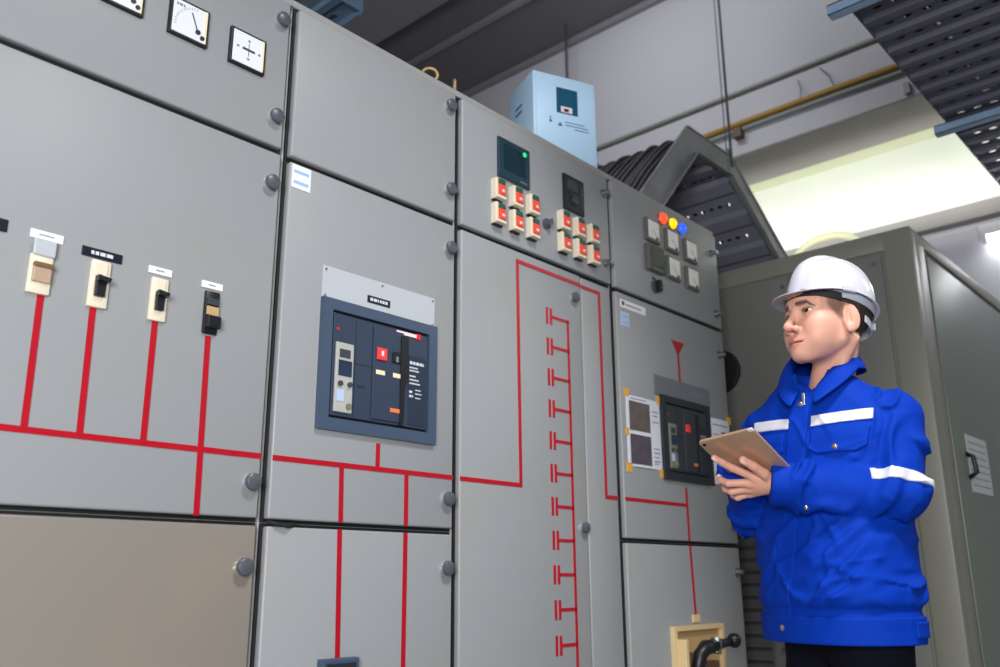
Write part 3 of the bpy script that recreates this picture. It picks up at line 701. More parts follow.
for i in range(8):
    y=YE-.06-.088*i; n=20
    o=MB().tube([(1.8+2.15*k/n,y+.006*math.sin(k*1.3+i*2),ZR+.042+.003*math.sin(k*.9+i)) for k in range(n+1)],.038,10).build('power_cable',M['cable'],None,smooth=True)
    tag(o,'thick black power cable lying in the overhead tray, seen only through its holes','cable','black power cables in the overhead tray')
bt=thing('perforated_tray',(1.2,.75,2.9),'blue-grey cable tray end peeking over the cubicle tops in the upper left','cable tray')
perf_plate((.5,.50,2.9),(1,0,0),(0,1,0),(0,0,1),1.23,.5,.12,.05,.09,.022,.014,'perforated_bottom','tray_blue',bt)
MB().box(.5,1.735,.495,.503,2.885,2.98).build('side_rail',M['tray_blue'],bt); MB().box(.5,1.735,.997,1.005,2.885,2.98).build('side_rail',M['tray_blue'],bt)
MB().box(1.725,1.735,.5,1.0,2.875,2.97,.002).build('end_plate',M['tray_blue'],bt)
for y in (.56,.94): MB().cyl((1.0,y,2.9),(1.0,y,ZC),.006,n=8).build('hanger_rod',M['rod'],bt)
# ------------------------------------------------------------------ conduits on the back wall
XWL=5.0
def pipe(name,label,cat,y0,y1,z0,z1,r,m,xo,sag=0):
    t=thing(name,(XWL-xo,(y0+y1)/2,min(z0,z1)),label,cat)
    n=24; pts=[(XWL-xo,y0+(y1-y0)*i/n,z0+(z1-z0)*i/n+sag*math.sin(PI*2*i/n)) for i in range(n+1)]
    MB().tube(pts,r,12).build('pipe',M[m],t,smooth=True); return t
t=pipe('conduit','slim grey conduit running across the white wall above the yellow pipe','pipe',4.0,-3,4.03,4.03,.014,'pipe_grey',.014)
MB().box(XWL-.006,XWL,-3,4,4.006,4.016).build('backing_strip',M['pipe_dark'],t)
t=pipe('yellow_conduit','yellow pipe along the lower edge of the white wall','pipe',1.6,-3,3.780,3.800,.019,'yellow_pipe',.030,.008)
for y,L_,s in ((.20,.14,.3),(-.02,.17,-.45)):
    MB().tube([(XWL-.03,y,3.80),(XWL-.035,y-s*.05,3.80+L_*.5),(XWL-.03,y-s*.10+.03,3.80+L_)],.0035,6).build('wire_end',M['pipe_dark'],t)
t=pipe('conduit','grey pipe clipped just below the yellow pipe on the wall','pipe',1.6,-3,3.735,3.752,.014,'pipe_grey',.024,.012)
MB().box(XWL-.06,XWL,.60,.66,3.69,3.76,.004).build('pipe_clamp',M['clamp'],t)
o=MB().box(4.97,5.0,-.44,-.405,3.60,3.67,.004).build('wall_bracket',M['pipe_grey'],None); tag(o,'small pale bracket on the wall edge beside the perforated tray','bracket')
# round duct and lamp in the bright recess
t=thing('round_duct',(5.5,.28,2.6),'pale round duct opening against the bright wall above the enclosure','duct')
MB().torus((5.52,.34,2.765),(1,0,0),.31,.030,64,12).build('rim',M['ring'],t,smooth=True)
MB().cyl((5.58,.34,2.765),(5.57,.34,2.765),.30,n=48).build('screen',M['louver'],t)
b=MB()
for k in range(9):
    zz=2.51+.058*k; hw=math.sqrt(max(.0,.29**2-(zz-2.765)**2)); b.box(5.545,5.56,.34-hw,.34+hw,zz-.006,zz+.006)
b.build('grille',M['vent'],t)
t=thing('tube_lamp',(5.5,-.9,2.75),'lit lamp tube under the grey ledge at the right edge of the photo','lamp')
MB().box(5.50,5.58,-1.6,-.56,2.83,2.90,.006).build('housing',M['white_plate'],t)
MB().cyl((5.52,-1.55,2.815),(5.52,-.595,2.815),.016,n=16).build('tube',M['tube'],t,smooth=True)
MB().box(5.49,5.55,-.60,-.565,2.79,2.84,.004).build('lamp_holder',M['white_plate'],t)
HEADC=(2.066,-.935,1.505); HEADYAW=151.; HEADPITCH=4.; HEADROLL=0.; HEADS=1.04; HATPITCH=6.
COLX,COLY=.014,.008
TABN=(-.4965,-.0475,-.8668)
EYEW=mat('eye_white',srgb(226,220,214),.25); EYEI=mat('brown_iris',srgb(48,30,22),.2); EYEP=mat('pupil',srgb(8,6,6),.15)
# ------------------------------------------------------------------ signed-distance modelling for the person
F32=np.float32
def surface_net(f, lo, hi, h, blk=8, pad=1.6):
    lo=np.array(lo,float); n=np.ceil((np.array(hi)-lo)/h).astype(int)+1
    n=((n+blk-1)//blk)*blk
    V=np.full(tuple(n),1,F32)
    nb=n//blk
    bi=np.stack(np.meshgrid(*[np.arange(k) for k in nb],indexing='ij'),-1).reshape(-1,3)
    bc=lo+(bi*blk+(blk-1)/2)*h
    d=f(bc[:,0].astype(F32),bc[:,1].astype(F32),bc[:,2].astype(F32))
    R=h*blk*.87*pad+.012
    act=np.abs(d)<R
    ins=bi[(~act)&(d<0)]
    V6=V.reshape(nb[0],blk,nb[1],blk,nb[2],blk)
    V6[ins[:,0],:,ins[:,1],:,ins[:,2],:]=-1
    ab=bi[act]
    g=np.stack(np.meshgrid(*[np.arange(blk)]*3,indexing='ij'),-1).reshape(1,-1,3)
    for s in range(0,len(ab),1200):
        q=ab[s:s+1200]; P=lo+((q[:,None,:]*blk+g)*h); P=P.reshape(-1,3).astype(F32)
        v=f(P[:,0],P[:,1],P[:,2]).reshape(len(q),blk,blk,blk)
        V6[q[:,0],:,q[:,1],:,q[:,2],:]=v
    S=V<0
    c=np.zeros(tuple(n-1),np.int8)
    for a in (0,1):
        for b in (0,1):
            for e in (0,1): c+=S[a:n[0]-1+a,b:n[1]-1+b,e:n[2]-1+e]
    ci=np.argwhere((c>0)&(c<8)); idx=np.full(tuple(n-1),-1,np.int32); idx[ci[:,0],ci[:,1],ci[:,2]]=np.arange(len(ci))
    acc=np.zeros((len(ci),3)); cnt=np.zeros(len(ci))
    corners=[(a,b,e) for a in (0,1) for b in (0,1) for e in (0,1)]
    val={k:V[ci[:,0]+k[0],ci[:,1]+k[1],ci[:,2]+k[2]].astype(float) for k in corners}
    for k in corners:
        for ax in range(3):
            if k[ax]==0:
                m=list(k); m[ax]=1; m=tuple(m); v0,v1=val[k],val[m]; x=(v0<0)!=(v1<0)
                t=np.where(x,v0/np.where(v0==v1,1,v0-v1),0); p=np.tile(np.array(k,float),(len(ci),1)); p[:,ax]=t
                acc+=p*x[:,None]; cnt+=x
    P=lo+(ci+acc/cnt[:,None])*h
    Q=[]
    for ax in range(3):
        sl0=[slice(0,k) for k in n]; sl1=[slice(0,k) for k in n]
        sl0[ax]=slice(0,n[ax]-1); sl1[ax]=slice(1,n[ax])
        e=np.argwhere(S[tuple(sl0)]!=S[tuple(sl1)])
        o=[k for k in range(3) if k!=ax]
        e=e[(e[:,o[0]]>0)&(e[:,o[1]]>0)&(e[:,o[0]]<n[o[0]]-1)&(e[:,o[1]]<n[o[1]]-1)]
        sg=S[e[:,0],e[:,1],e[:,2]]
        def at(da,db):
            m=e.copy(); m[:,o[0]]+=da; m[:,o[1]]+=db; return idx[m[:,0],m[:,1],m[:,2]]
        q=np.stack([at(-1,-1),at(0,-1),at(0,0),at(-1,0)],1)
        flip=sg if ax!=1 else ~sg
        q=np.where(flip[:,None],q,q[:,::-1]); Q.append(q)
    Q=np.concatenate(Q); Q=Q[(Q>=0).all(1)]
    return P,Q
def relax(P,Q,it=2,lam=.5):
    n=len(P)
    for _ in range(it):
        acc=np.zeros_like(P); cnt=np.zeros(n)
        for a,b in ((0,1),(1,2),(2,3),(3,0)):
            for c in range(3):
                acc[:,c]+=np.bincount(Q[:,a],P[Q[:,b],c],n)+np.bincount(Q[:,b],P[Q[:,a],c],n)
            cnt+=np.bincount(Q[:,a],minlength=n)+np.bincount(Q[:,b],minlength=n)
        P=P+lam*(acc/np.maximum(cnt,1)[:,None]-P)
    return P
def sdf_obj(name,f,lo,hi,h,m,parent,it=1,tint=None,origin=None,lam=.5,**props):
    P,Q=surface_net(f,lo,hi,h); P=relax(P,Q,it,lam)
    origin=np.array(origin if origin is not None else (P.min(0)+P.max(0))/2)
    me=bpy.data.meshes.new(name); me.vertices.add(len(P)); me.vertices.foreach_set('co',(P-origin).astype(F32).ravel())
    me.loops.add(len(Q)*4); me.loops.foreach_set('vertex_index',Q.astype(np.int32).ravel())
    me.polygons.add(len(Q)); me.polygons.foreach_set('loop_start',np.arange(0,len(Q)*4,4,dtype=np.int32))
    try: me.polygons.foreach_set('loop_total',np.full(len(Q),4,np.int32))
    except Exception: pass
    me.update(calc_edges=True); me.validate()
    if tint is not None:
        ca=me.color_attributes.new('tint','FLOAT_COLOR','POINT'); C4=np.ones((len(P),4),F32); C4[:,:3]=tint(P); ca.data.foreach_set('color',C4.ravel())
    return link(name,me,m,parent,origin,True,**props)
def smin(a,b,k):
    hh=np.clip(.5+.5*(b-a)/k,0,1); return b+(a-b)*hh-k*hh*(1-hh)
def smax(a,b,k): return -smin(-a,-b,k)
def cone(X,Y,Z,a,b,ra,rb):
    a=np.array(a,F32); d=np.array(b,F32)-a; L=float(d@d)
    t=np.clip(((X-a[0])*d[0]+(Y-a[1])*d[1]+(Z-a[2])*d[2])/L,0,1)
    return np.sqrt((X-a[0]-t*d[0])**2+(Y-a[1]-t*d[1])**2+(Z-a[2]-t*d[2])**2)-(ra+(rb-ra)*t)
def ell(X,Y,Z,c,r):
    x,y,z=(X-c[0])/r[0],(Y-c[1])/r[1],(Z-c[2])/r[2]
    k0=np.sqrt(x*x+y*y+z*z); k1=np.sqrt((x/r[0])**2+(y/r[1])**2+(z/r[2])**2)
    return np.where(k1<1e-6,-min(r),k0*(k0-1)/np.maximum(k1,1e-6))
def sph(X,Y,Z,c,r): return np.sqrt((X-c[0])**2+(Y-c[1])**2+(Z-c[2])**2)-r
def vnoise(X,Y,Z,seed=0):
    xi,yi,zi=np.floor(X).astype(np.int64),np.floor(Y).astype(np.int64),np.floor(Z).astype(np.int64)
    fx,fy,fz=X-xi,Y-yi,Z-zi; fx,fy,fz=[t*t*(3-2*t) for t in (fx,fy,fz)]
    def hsh(a,b,c):
        q=(a*73856093)^(b*19349663)^(c*83492791)^(seed*2654435); q=(q^(q>>13))*1274126177; q=q^(q>>16); return (q&0xffff)/65535.*2-1
    r=0
    for a in (0,1):
        for b in (0,1):
            for c in (0,1):
                r=r+hsh(xi+a,yi+b,zi+c)*(fx if a else 1-fx)*(fy if b else 1-fy)*(fz if c else 1-fz)
    return r

# ------------------------------------------------------------------ frames (world): torso frame and head frame
OX,OY=2.114,-.881
def Wl(x,y,z): return (OX-x,OY-y,z)                 # local x = front, y = the person's left
HC=np.array(HEADC); hyaw=math.radians(HEADYAW); hp=math.radians(HEADPITCH); HS=HEADS
hf=np.array([math.cos(hyaw)*math.cos(hp),math.sin(hyaw)*math.cos(hp),math.sin(hp)])
hl=np.array([-math.sin(hyaw),math.cos(hyaw),0.]); hu=np.cross(hf,hl)
hr=math.radians(HEADROLL); hl,hu=hl*math.cos(hr)+hu*math.sin(hr),hu*math.cos(hr)-hl*math.sin(hr)
def toH(X,Y,Z):
    x,y,z=(X-HC[0])/HS,(Y-HC[1])/HS,(Z-HC[2])/HS
    return tuple((x*v[0]+y*v[1]+z*v[2]).astype(F32) for v in (hf,hl,hu))
def fromH(p): return HC+HS*(p[0]*hf+p[1]*hl+p[2]*hu)

def head_sdf(x,y,z):
    ay=np.abs(y)
    d=ell(x,y,z,(-.010,0,.036),(.098,.077,.084))
    d=smin(d,ell(x,y,z,(.030,0,.038),(.064,.066,.058)),.02)
    d=smin(d,ell(x,y,z,(.026,0,-.028),(.060,.060,.075)),.025)
    d=smin(d,cone(x,ay,z,(.002,.045,-.055),(.064,.015,-.096),.012,.013),.026)
    d=smin(d,cone(x,ay,z,(-.004,.053,-.010),(.002,.045,-.055),.012,.012),.025)
    d=smin(d,ell(x,y,z,(.077,0,-.097),(.016,.020,.013)),.018)
    d=smin(d,ell(x,ay,z,(.052,.043,-.030),(.030,.022,.024)),.028)
    d=smin(d,ell(x,ay,z,(.056,.032,-.060),(.026,.024,.030)),.026)
    d=smin(d,cone(x,ay,z,(.083,.012,.019),(.064,.050,.020),.0095,.0095),.014)
    d=smin(d,ell(x,y,z,(.070,0,-.070),(.026,.032,.028)),.016)
    d=smax(d,-sph(x,ay,z,(.104,.034,-.002),.0215),.012)
    # nose
    d=smin(d,cone(x,y,z,(.086,0,.010),(.107,0,-.030),.0065,.0085),.011)
    d=smin(d,ell(x,y,z,(.108,0,-.036),(.0115,.0105,.0095)),.007)
    d=smin(d,ell(x,ay,z,(.096,.0145,-.040),(.0105,.0075,.0078)),.006)
    d=smax(d,-ell(x,ay,z,(.103,.0075,-.047),(.006,.0038,.004)),.003)
    # lids
    lid=smin(sph(x,ay,z,(.0715,.0335,.001),.0160),d,.006)
    d=lid
    ex=ay-.0335
    op=np.maximum(np.abs(ex)-.0145,0)
    ez=z-.0005-.10*ex
    hh=.0052*np.sqrt(np.clip(1-(ex/.0150)**2,0,1))
    slit=np.maximum(np.maximum(np.abs(ez)-hh,np.abs(ex)-.015),.074-x)
    d=smax(d,-slit,.0015)
    d=smin(d,cone(x,ay,z,(.0868,.0225,.0085),(.0800,.0475,.0065),.0022,.0022),.004)
    # lips
    up=smin(cone(x,ay,z,(.0950,.004,-.0660),(.083,.0235,-.0700),.0050,.0024),1e3*np.ones_like(x),.001)
    lo_=cone(x,ay,z,(.0920,.003,-.0768),(.0825,.0210,-.0722),.0056,.0026)
    d=smin(d,up,.005); d=smin(d,lo_,.005)
    d=smax(d,-cone(x,ay,z,(.1015,0,-.0712),(.088,.0245,-.0712),.0022,.0016),.0025)
    d=smax(d,-cone(x,y,z,(.1045,0,-.052),(.1015,0,-.060),.0028,.0022),.004)
    # ears
    ca,sa=math.cos(.40),-math.sin(.40)
    exx=x+.002; ey=ay-.0785
    e1=exx*math.cos(.18)-(z+.015)*math.sin(.18); e3=exx*math.sin(.18)+(z+.015)*math.cos(.18)
    u=e1*ca+ey*sa; v=-e1*sa+ey*ca
    ear=ell(u,v,e3,(0,0,0),(.0200,.0062,.0325))
    ear=smax(ear,-ell(u,v,e3,(.004,.0065,.002),(.0095,.0060,.0200)),.003)
    ear=smin(ear,ell(u,v,e3,(.006,0,-.024),(.0085,.0055,.0095)),.004)
    ear=smin(ear,ell(u,v,e3,(-.002,.0025,.003),(.003,.003,.014)),.004)
    d=smin(d,ear,.005)
    return d
# ---- jacket
ZK=np.array([.74,.765,.80,.85,.95,1.05,1.13,1.21,1.25,1.296,1.342,1.376,1.400],F32)
HA=np.array([.194,.193,.192,.192,.184,.176,.178,.184,.184,.166,.124,.080,.062],F32)
HF=np.array([.160,.159,.160,.162,.153,.142,.136,.128,.118,.104,.088,.072,.060],F32)
HBk=np.array([.120,.120,.124,.130,.124,.120,.124,.130,.126,.112,.092,.076,.062],F32)
CX=np.array([.0,.0,.0,.0,.0,.0,.0,.0,.0,.0,.004,.010,.016],F32)
TW=np.array([.80,1.25]); TWV=np.radians([29.,2.])
def torso_xy(X,Y,Z):
    lx,ly=OX-X,OY-Y; t=np.interp(Z,TW,TWV); c,s=np.cos(t),np.sin(t); return (c*lx-s*ly).astype(F32),(s*lx+c*ly).astype(F32)
def torso_pt(xt,yt,z):      # inverse of torso_xy
    t=np.interp(z,TW,TWV); c,s=math.cos(t),math.sin(t); return Wl(c*xt+s*yt,-s*xt+c*yt,z)
# joints (world)
J=dict(LS=Wl(-.005,.160,1.258),LE=(2.061,-1.052,1.078),LW=(1.925,-.838,1.107),RS=Wl(.005,-.132,1.252),RE=(2.119,-.689,1.06),RW=(1.930,-.742,1.155))
NB=np.array(fromH((-.030,0,-.05))); NE=np.array(Wl(-.012,0,1.27))
def rot2(ax,ang,v):
    ax=np.array(ax)/np.linalg.norm(ax); v=np.array(v); return v*math.cos(ang)+np.cross(ax,v)*math.sin(ang)+ax*(ax@v)*(1-math.cos(ang))
HANDL=dict(
 palm=[((1.928,-.836,1.104),.020),((1.906,-.800,1.110),.016)],
 fingers=[
  [(1.9000,-.7960,1.1235,.0098),(1.8580,-.7640,1.1435,.0086),(1.8360,-.7510,1.1550,.0080),(1.8180,-.7410,1.1660,.0072)],
  [(1.9040,-.7800,1.1130,.0098),(1.8800,-.7390,1.1130,.0088),(1.8870,-.7180,1.1220,.0080),(1.8960,-.7080,1.1310,.0074)],
  [(1.9160,-.7700,1.1020,.0096),(1.9040,-.7330,1.0960,.0086),(1.9110,-.7140,1.1040,.0078),(1.9210,-.7050,1.1130,.0072)],
  [(1.9320,-.7660,1.0930,.0088),(1.9280,-.7350,1.0840,.0078),(1.9350,-.7200,1.0900,.0070),(1.9430,-.7110,1.0980,.0064)]],
 thumb=[(1.9240,-.8300,1.1130,.0135),(1.8900,-.8240,1.1285,.0115),(1.8620,-.8130,1.1440,.0100),(1.8390,-.8000,1.1575,.0090)])
def hand_sdf(X,Y,Z,H,wrist,d0=None):
    d=cone(X,Y,Z,wrist,H['palm'][0][0],.024,H['palm'][0][1])
    for ch in H['fingers']:
        d=smin(d,cone(X,Y,Z,H['palm'][0][0],ch[0][:3],.0150,ch[0][3]+.0025),.008)
    d=smin(d,cone(X,Y,Z,H['palm'][0][0],H['thumb'][0][:3],.016,.014),.010)
    allf=None
    for ch in H['fingers']+[H['thumb']]:
        fd=None
        for a,b in zip(ch,ch[1:]):
            c=cone(X,Y,Z,a[:3],b[:3],a[3],b[3]); fd=c if fd is None else smin(fd,c,.003)
        allf=fd if allf is None else np.minimum(allf,fd)
    return smin(d,allf,.006)
HANDR=dict(
 palm=[((1.925,-.752,1.172),.018),((1.905,-.768,1.190),.015)],
 fingers=[
  [(1.898,-.790,1.196,.0095),(1.872,-.812,1.205,.0085),(1.856,-.822,1.200,.0078),(1.846,-.828,1.193,.0070)],
  [(1.892,-.778,1.198,.0095),(1.864,-.796,1.208,.0085),(1.848,-.804,1.202,.0078),(1.840,-.808,1.195,.0070)],
  [(1.890,-.765,1.199,.0095),(1.862,-.778,1.208,.0085),(1.848,-.784,1.203,.0076),(1.840,-.787,1.197,.0068)],
  [(1.892,-.752,1.197,.0088),(1.870,-.762,1.205,.0078),(1.858,-.767,1.200,.0070),(1.851,-.769,1.195,.0062)]],
 thumb=[(1.925,-.772,1.172,.0125),(1.915,-.798,1.172,.0105),(1.905,-.815,1.168,.0092),(1.897,-.828,1.165,.0080)])
def body_sdf(X,Y,Z):
    x,y,z=toH(X,Y,Z); d=head_sdf(x,y,z)*HS
    d=smin(d,cone(X,Y,Z,NB,NE,.047,.056),.022)
    # Adam's apple and neck tendon
    d=smin(d,cone(X,Y,Z,fromH((-.03,.056,-.055)),Wl(.055,.025,1.31),.010,.010),.016)
    d=smin(d,ell(X,Y,Z,Wl(0,0,1.16),(.085,.135,.15)),.03)
    d=smin(d,ell(X,Y,Z,Wl(0,0,1.02),(.09,.135,.22)),.03)
    for s in 'LR':
        d=smin(d,cone(X,Y,Z,J[s+'S'],J[s+'E'],.040,.034),.012); d=smin(d,cone(X,Y,Z,J[s+'E'],J[s+'W'],.038,.025),.015)
    d=smin(d,hand_sdf(X,Y,Z,HANDL,J['LW']),.008)
    d=smin(d,hand_sdf(X,Y,Z,HANDR,J['RW']),.008)
    for s in (1,-1):
        d=smin(d,cone(X,Y,Z,torso_pt(0,.082*s,.90),torso_pt(.012,.095*s,.47),.070,.052),.03); d=smin(d,cone(X,Y,Z,torso_pt(.012,.095*s,.47),torso_pt(-.015,.105*s,.09),.050,.036),.02)
    return d
SKIN=np.array(srgb(211,158,137)[:3]); 
def body_tint(P):
    X,Y,Z=[P[:,i].astype(F32) for i in range(3)]; x,y,z=toH(X,Y,Z); ay=np.abs(y)
    c=np.tile(SKIN,(len(P),1)); head=(z>-.14)&(z<.14)&(x*x+y*y<.03)
    def mixc(w,col):
        w=np.clip(w,0,1)[:,None]; c[:]=c*(1-w)+np.array(srgb(*col)[:3])*w
    g=lambda q,s: np.exp(-(q/s)**2)
    mixc(head*.35*g(np.sqrt((x-.06)**2+(ay-.05)**2+(z+.035)**2),.022),(206,140,120))
    mixc(head*.35*g(np.sqrt((x-.11)**2+y**2+(z+.038)**2),.014),(206,138,118))
    lip=np.clip((.0092*np.sqrt(np.clip(1-(ay/.025)**2,0,1))-np.abs(z+.0715))/.0025+.5,0,1)*((ay<.025)&(x>.078))
    mixc(lip*head*.75,(184,112,102))
    mixc(head*((np.abs(z+.0712)<.0013)&(ay<.026)&(x>.08)),(110,58,54))
    # brows
    zb=.0185+.05*ay-2.6*(np.maximum(ay-.038,0))**1.0*.35
    th=np.interp(ay,[.012,.020,.040,.053],[.0046,.0062,.0046,.0016])
    mixc(head*(x>.05)*np.clip(1.4-np.abs(z-zb)/np.maximum(th,1e-4),0,1)*((ay>.012)&(ay<.053))*.9,(46,34,30))
    # lash line
    ex=ay-.0335; ez=z-.0005-.10*ex; hh=.0052*np.sqrt(np.clip(1-(ex/.0150)**2,0,1))
    mixc(head*(x>.066)*(np.abs(ex)<.0155)*np.clip(1-np.abs(ez-hh-.0006)/.0016,0,1),(30,22,20))
    mixc(head*(x>.066)*(np.abs(ex)<.0150)*np.clip(1-np.abs(ez+hh+.0004)/.0012,0,1)*.5,(120,80,70))
    # short sideburns and stubble-free jaw: hair colour under the hat rim
    mixc(head*.72*np.clip((.056-x)/.010,0,1)*np.clip((x+.012)/.008,0,1)*np.clip((z+.024-np.maximum(x-.02,0)*.95)/.012,0,1)*(ay>.05)*np.clip((.0765-ay)/.003,0,1),(78,56,45))
    # nails
    for H in (HANDL,HANDR):
        for ch in H['fingers']+[H['thumb']]:
            a=np.array(ch[-2][:3]); b=np.array(ch[-1][:3]); u=(b-a)/np.linalg.norm(b-a)
            nrm=np.array(TABN if H is HANDL else (-np.array(TABN))); nrm=nrm-u*(nrm@u); nrm/=np.linalg.norm(nrm)
            q=P-(b+nrm*ch[-1][3]-u*.001); al=q@u; up_=q@nrm; sd=q@np.cross(u,nrm)
            mixc((np.abs(al)<.0065)&(np.abs(sd)<.0052)&(np.abs(up_)<.004),(240,190,178))
    hand=(X<1.99)&(Z<1.3)
    return c

def sleeve(X,Y,Z,s):
    sh,e,w=J[s+'S'],J[s+'E'],np.array(J[s+'W']); e_=np.array(e); u=(e_-w)/np.linalg.norm(e_-w)
    w2=w-u*.016
    d=cone(X,Y,Z,sh,e,.067,.057)
    d=smin(d,cone(X,Y,Z,e,w2+u*.02,.058,.047),.014)
    cut=-((X-w2[0])*u[0]+(Y-w2[1])*u[1]+(Z-w2[2])*u[2])
    return d,cut
def fold_field(X,Y,Z):
    out=np.zeros_like(X)
    xt,yt=torso_xy(X,Y,Z)
    # torso: slanting soft folds, gathered above the hem
    def ridge(n,p=1.5): return np.exp(-(n/.20)**2)
    wz=vnoise(X*7,Y*7,Z*7,3)*.35
    a=(yt*.75+Z*1.0)
    n1=vnoise((yt*.8-Z*.55)*6,xt*6,(yt*.55+Z*.8)*19+wz*2,5)
    n2=vnoise((yt*.9+Z*.3)*8,xt*8,(-yt*.3+Z*.9)*28+wz*2,9)
    body=np.clip((1.34-Z)/.08,0,1)
    low=np.clip((1.12-Z)/.15,0,1)
    out+=body*(.0036+.0028*low)*ridge(n1)+body*(.0024+.002*low)*ridge(n2)
    fr=(xt>0)
    for (ya,za,yb,zb,w,h) in FOLDS:
        dy,dz=yb-ya,zb-za; t=np.clip(((yt-ya)*dy+(Z-za)*dz)/(dy*dy+dz*dz),0,1); bow=.010*np.sin(t*PI)
        dist=np.sqrt((yt-ya-t*dy-bow)**2+(Z-za-t*dz)**2); out+=1.4*fr*h*np.exp(-(dist/w)**2)*np.sin(np.clip(t*.9+.05,0,1)*PI)**.5
    return out
FOLDS=[(.150,1.015,.035,.885,.011,.009),(.165,.985,.085,.850,.010,.010),(.120,1.030,.030,.955,.009,.007),(.168,.930,.120,.845,.009,.009),(.075,.905,.020,.850,.008,.006),(-.030,1.00,-.090,.90,.010,.007),(-.020,.93,-.080,.86,.009,.007),
 (.150,1.19,.060,1.11,.010,.007),(.160,1.27,.150,1.13,.009,.006),(.040,1.14,.045,1.06,.008,.005),(-.050,1.16,-.12,1.09,.010,.006),(.10,.97,.10,.86,.007,.005),(.05,1.045,.055,.98,.008,.005)]
def arm_folds(X,Y,Z,s):
    sh,e,w=[np.array(J[s+k]) for k in 'SEW']
    # rings of slanted creases around the elbow and along the forearm and upper arm
    u1=(w-e)/np.linalg.norm(w-e); u0=(e-sh)/np.linalg.norm(e-sh)
    px,py,pz=X-e[0],Y-e[1],Z-e[2]
    t1=px*u1[0]+py*u1[1]+pz*u1[2]; t0=px*u0[0]+py*u0[1]+pz*u0[2]
    q=vnoise(X*9,Y*9,Z*9,21)*.02
    nf=vnoise((t1+q+.45*pz)*26,(pz-.3*t1)*8,px*7,31); nu=vnoise((t0+q+.5*py)*20,(px)*8,py*7,37)
    r=lambda n:np.exp(-(n/.20)**2)
    fore=np.clip(t1/.04+.6,0,1); top=np.clip((np.linalg.norm(e-sh)+t0-.03)/.05,0,1)
    return r(nf)*fore*.016+.013*r(nu)*(1-fore)*top+.003*r(vnoise(X*22,Y*22,Z*22,41))
def jacket_base(X,Y,Z,folds=True):
    xt,yt=torso_xy(X,Y,Z)
    a=np.interp(Z,ZK,HA); bf=np.interp(Z,ZK,HF); bb=np.interp(Z,ZK,HBk); cx=np.interp(Z,ZK,CX)
    xx=xt-cx; b=np.where(xx>0,bf,bb); n=2.35
    k=((np.abs(yt)/a)**n+(np.abs(xx)/b)**n)**(1/n)
    d=((k-1)*np.minimum(a,b)).astype(F32)
    d=np.maximum(d,Z-1.384); 
    # waistband nip: fabric bags slightly over the band
    d=d-.004*np.exp(-((Z-.862)/.022)**2)+.004*np.exp(-((Z-.835)/.008)**2)
    hem=.765-Z
    near=np.abs(d)<.05 if folds else None
    if folds:
        f=np.zeros_like(d); i=np.nonzero(near)[0] if d.ndim==1 else None
        if len(i): f[i]=fold_field(X[i],Y[i],Z[i])
        keep=np.clip((Z-.83)/.03,.12,1)
        d=d-f*keep+.002
    for s in 'LR':
        sd,cut=sleeve(X,Y,Z,s)
        if folds:
            i=np.nonzero(np.abs(sd)<.05)[0]
            if len(i):
                ff=arm_folds(X[i],Y[i],Z[i],s); fade=np.clip((-cut[i]-.03)/.03,.15,1)  # quieter at the cuff
                sd=sd.copy(); sd[i]-=ff*fade-.002
        sd=smax(sd,cut,.004)
        sh_,e_=np.array(J[s+'S']),np.array(J[s+'E']); ua=cone(X,Y,Z,sh_,sh_+(e_-sh_)*.62,.066,.058)
        d=smin(d,ua,.024); d=smin(d,sd,.005)
    d=np.maximum(d,hem)
    q=Wl(.062,.010,1.385); d=smax(d,-ell(X,Y,Z,q,(.050,.036,.062)),.006)
    return d
def shell(region,t=.0022,inner=.004,base=None):
    def f(X,Y,Z):
        d=(base or jacket_base)(X,Y,Z); return np.maximum(np.maximum(d-t,-(d+inner)),region(X,Y,Z))
    return f
pr=thing('person',(OX,OY,0),'person in white hard hat and royal blue work jacket, standing and holding a tablet','person')
sdf_obj('body',body_sdf,(1.79,-1.18,.05),(2.33,-.55,1.68),.00215,M['skin'],pr,1,body_tint,origin=(OX,OY,1.0),lam=.35)
# eyes
for s in (1,-1):
    c=fromH((.0700,.0335*s,.0005)); b=MB(); b.sphere((0,0,0),.0135*HS,n=32)
    gz=(hf*.985+hl*(-.06)+hu*.05); gz/=np.linalg.norm(gz); gz=Vector(gz); 
    me_f=[]
    bmesh.ops.translate(b.bm,verts=b.bm.verts,vec=Vector(c)); b.bm.faces.ensure_lookup_table()
    for f_ in b.bm.faces:
        dd=(f_.calc_center_median()-Vector(c)).normalized().dot(gz); f_.material_index=2 if dd>.965 else 1 if dd>.86 else 0
    b.build('eye',[EYEW,EYEI,EYEP],pr,smooth=True)
# hair: short at the sides, under the hat
def hair_sdf(X,Y,Z):
    x,y,z=toH(X,Y,Z); d=head_sdf(x,y,z); ay=np.abs(y)
    hl_=np.interp(x,[-.11,-.07,-.045,-.030,-.015,.004,.020,.032,.044,.060],[-.085,-.085,-.070,-.030,.010,.018,.020,.028,.040,.060])
    edge=hl_-z+vnoise(x*160,y*160,z*160,3)*.004
    e=np.clip(-edge/.035,0,1)*np.clip((.03-x)/.04,.25,1)
    ear=ell(x,ay,z,(.000,.082,-.014),(.020,.015,.036))
    dd=np.maximum(np.maximum(d-.0015-.0045*e,-(d+.004)),edge)
    return np.maximum(np.maximum(dd,-ear),x-.062)*HS
sdf_obj('hair',hair_sdf,HC-.15,HC+.15,.0021,M['hair'],pr,1)
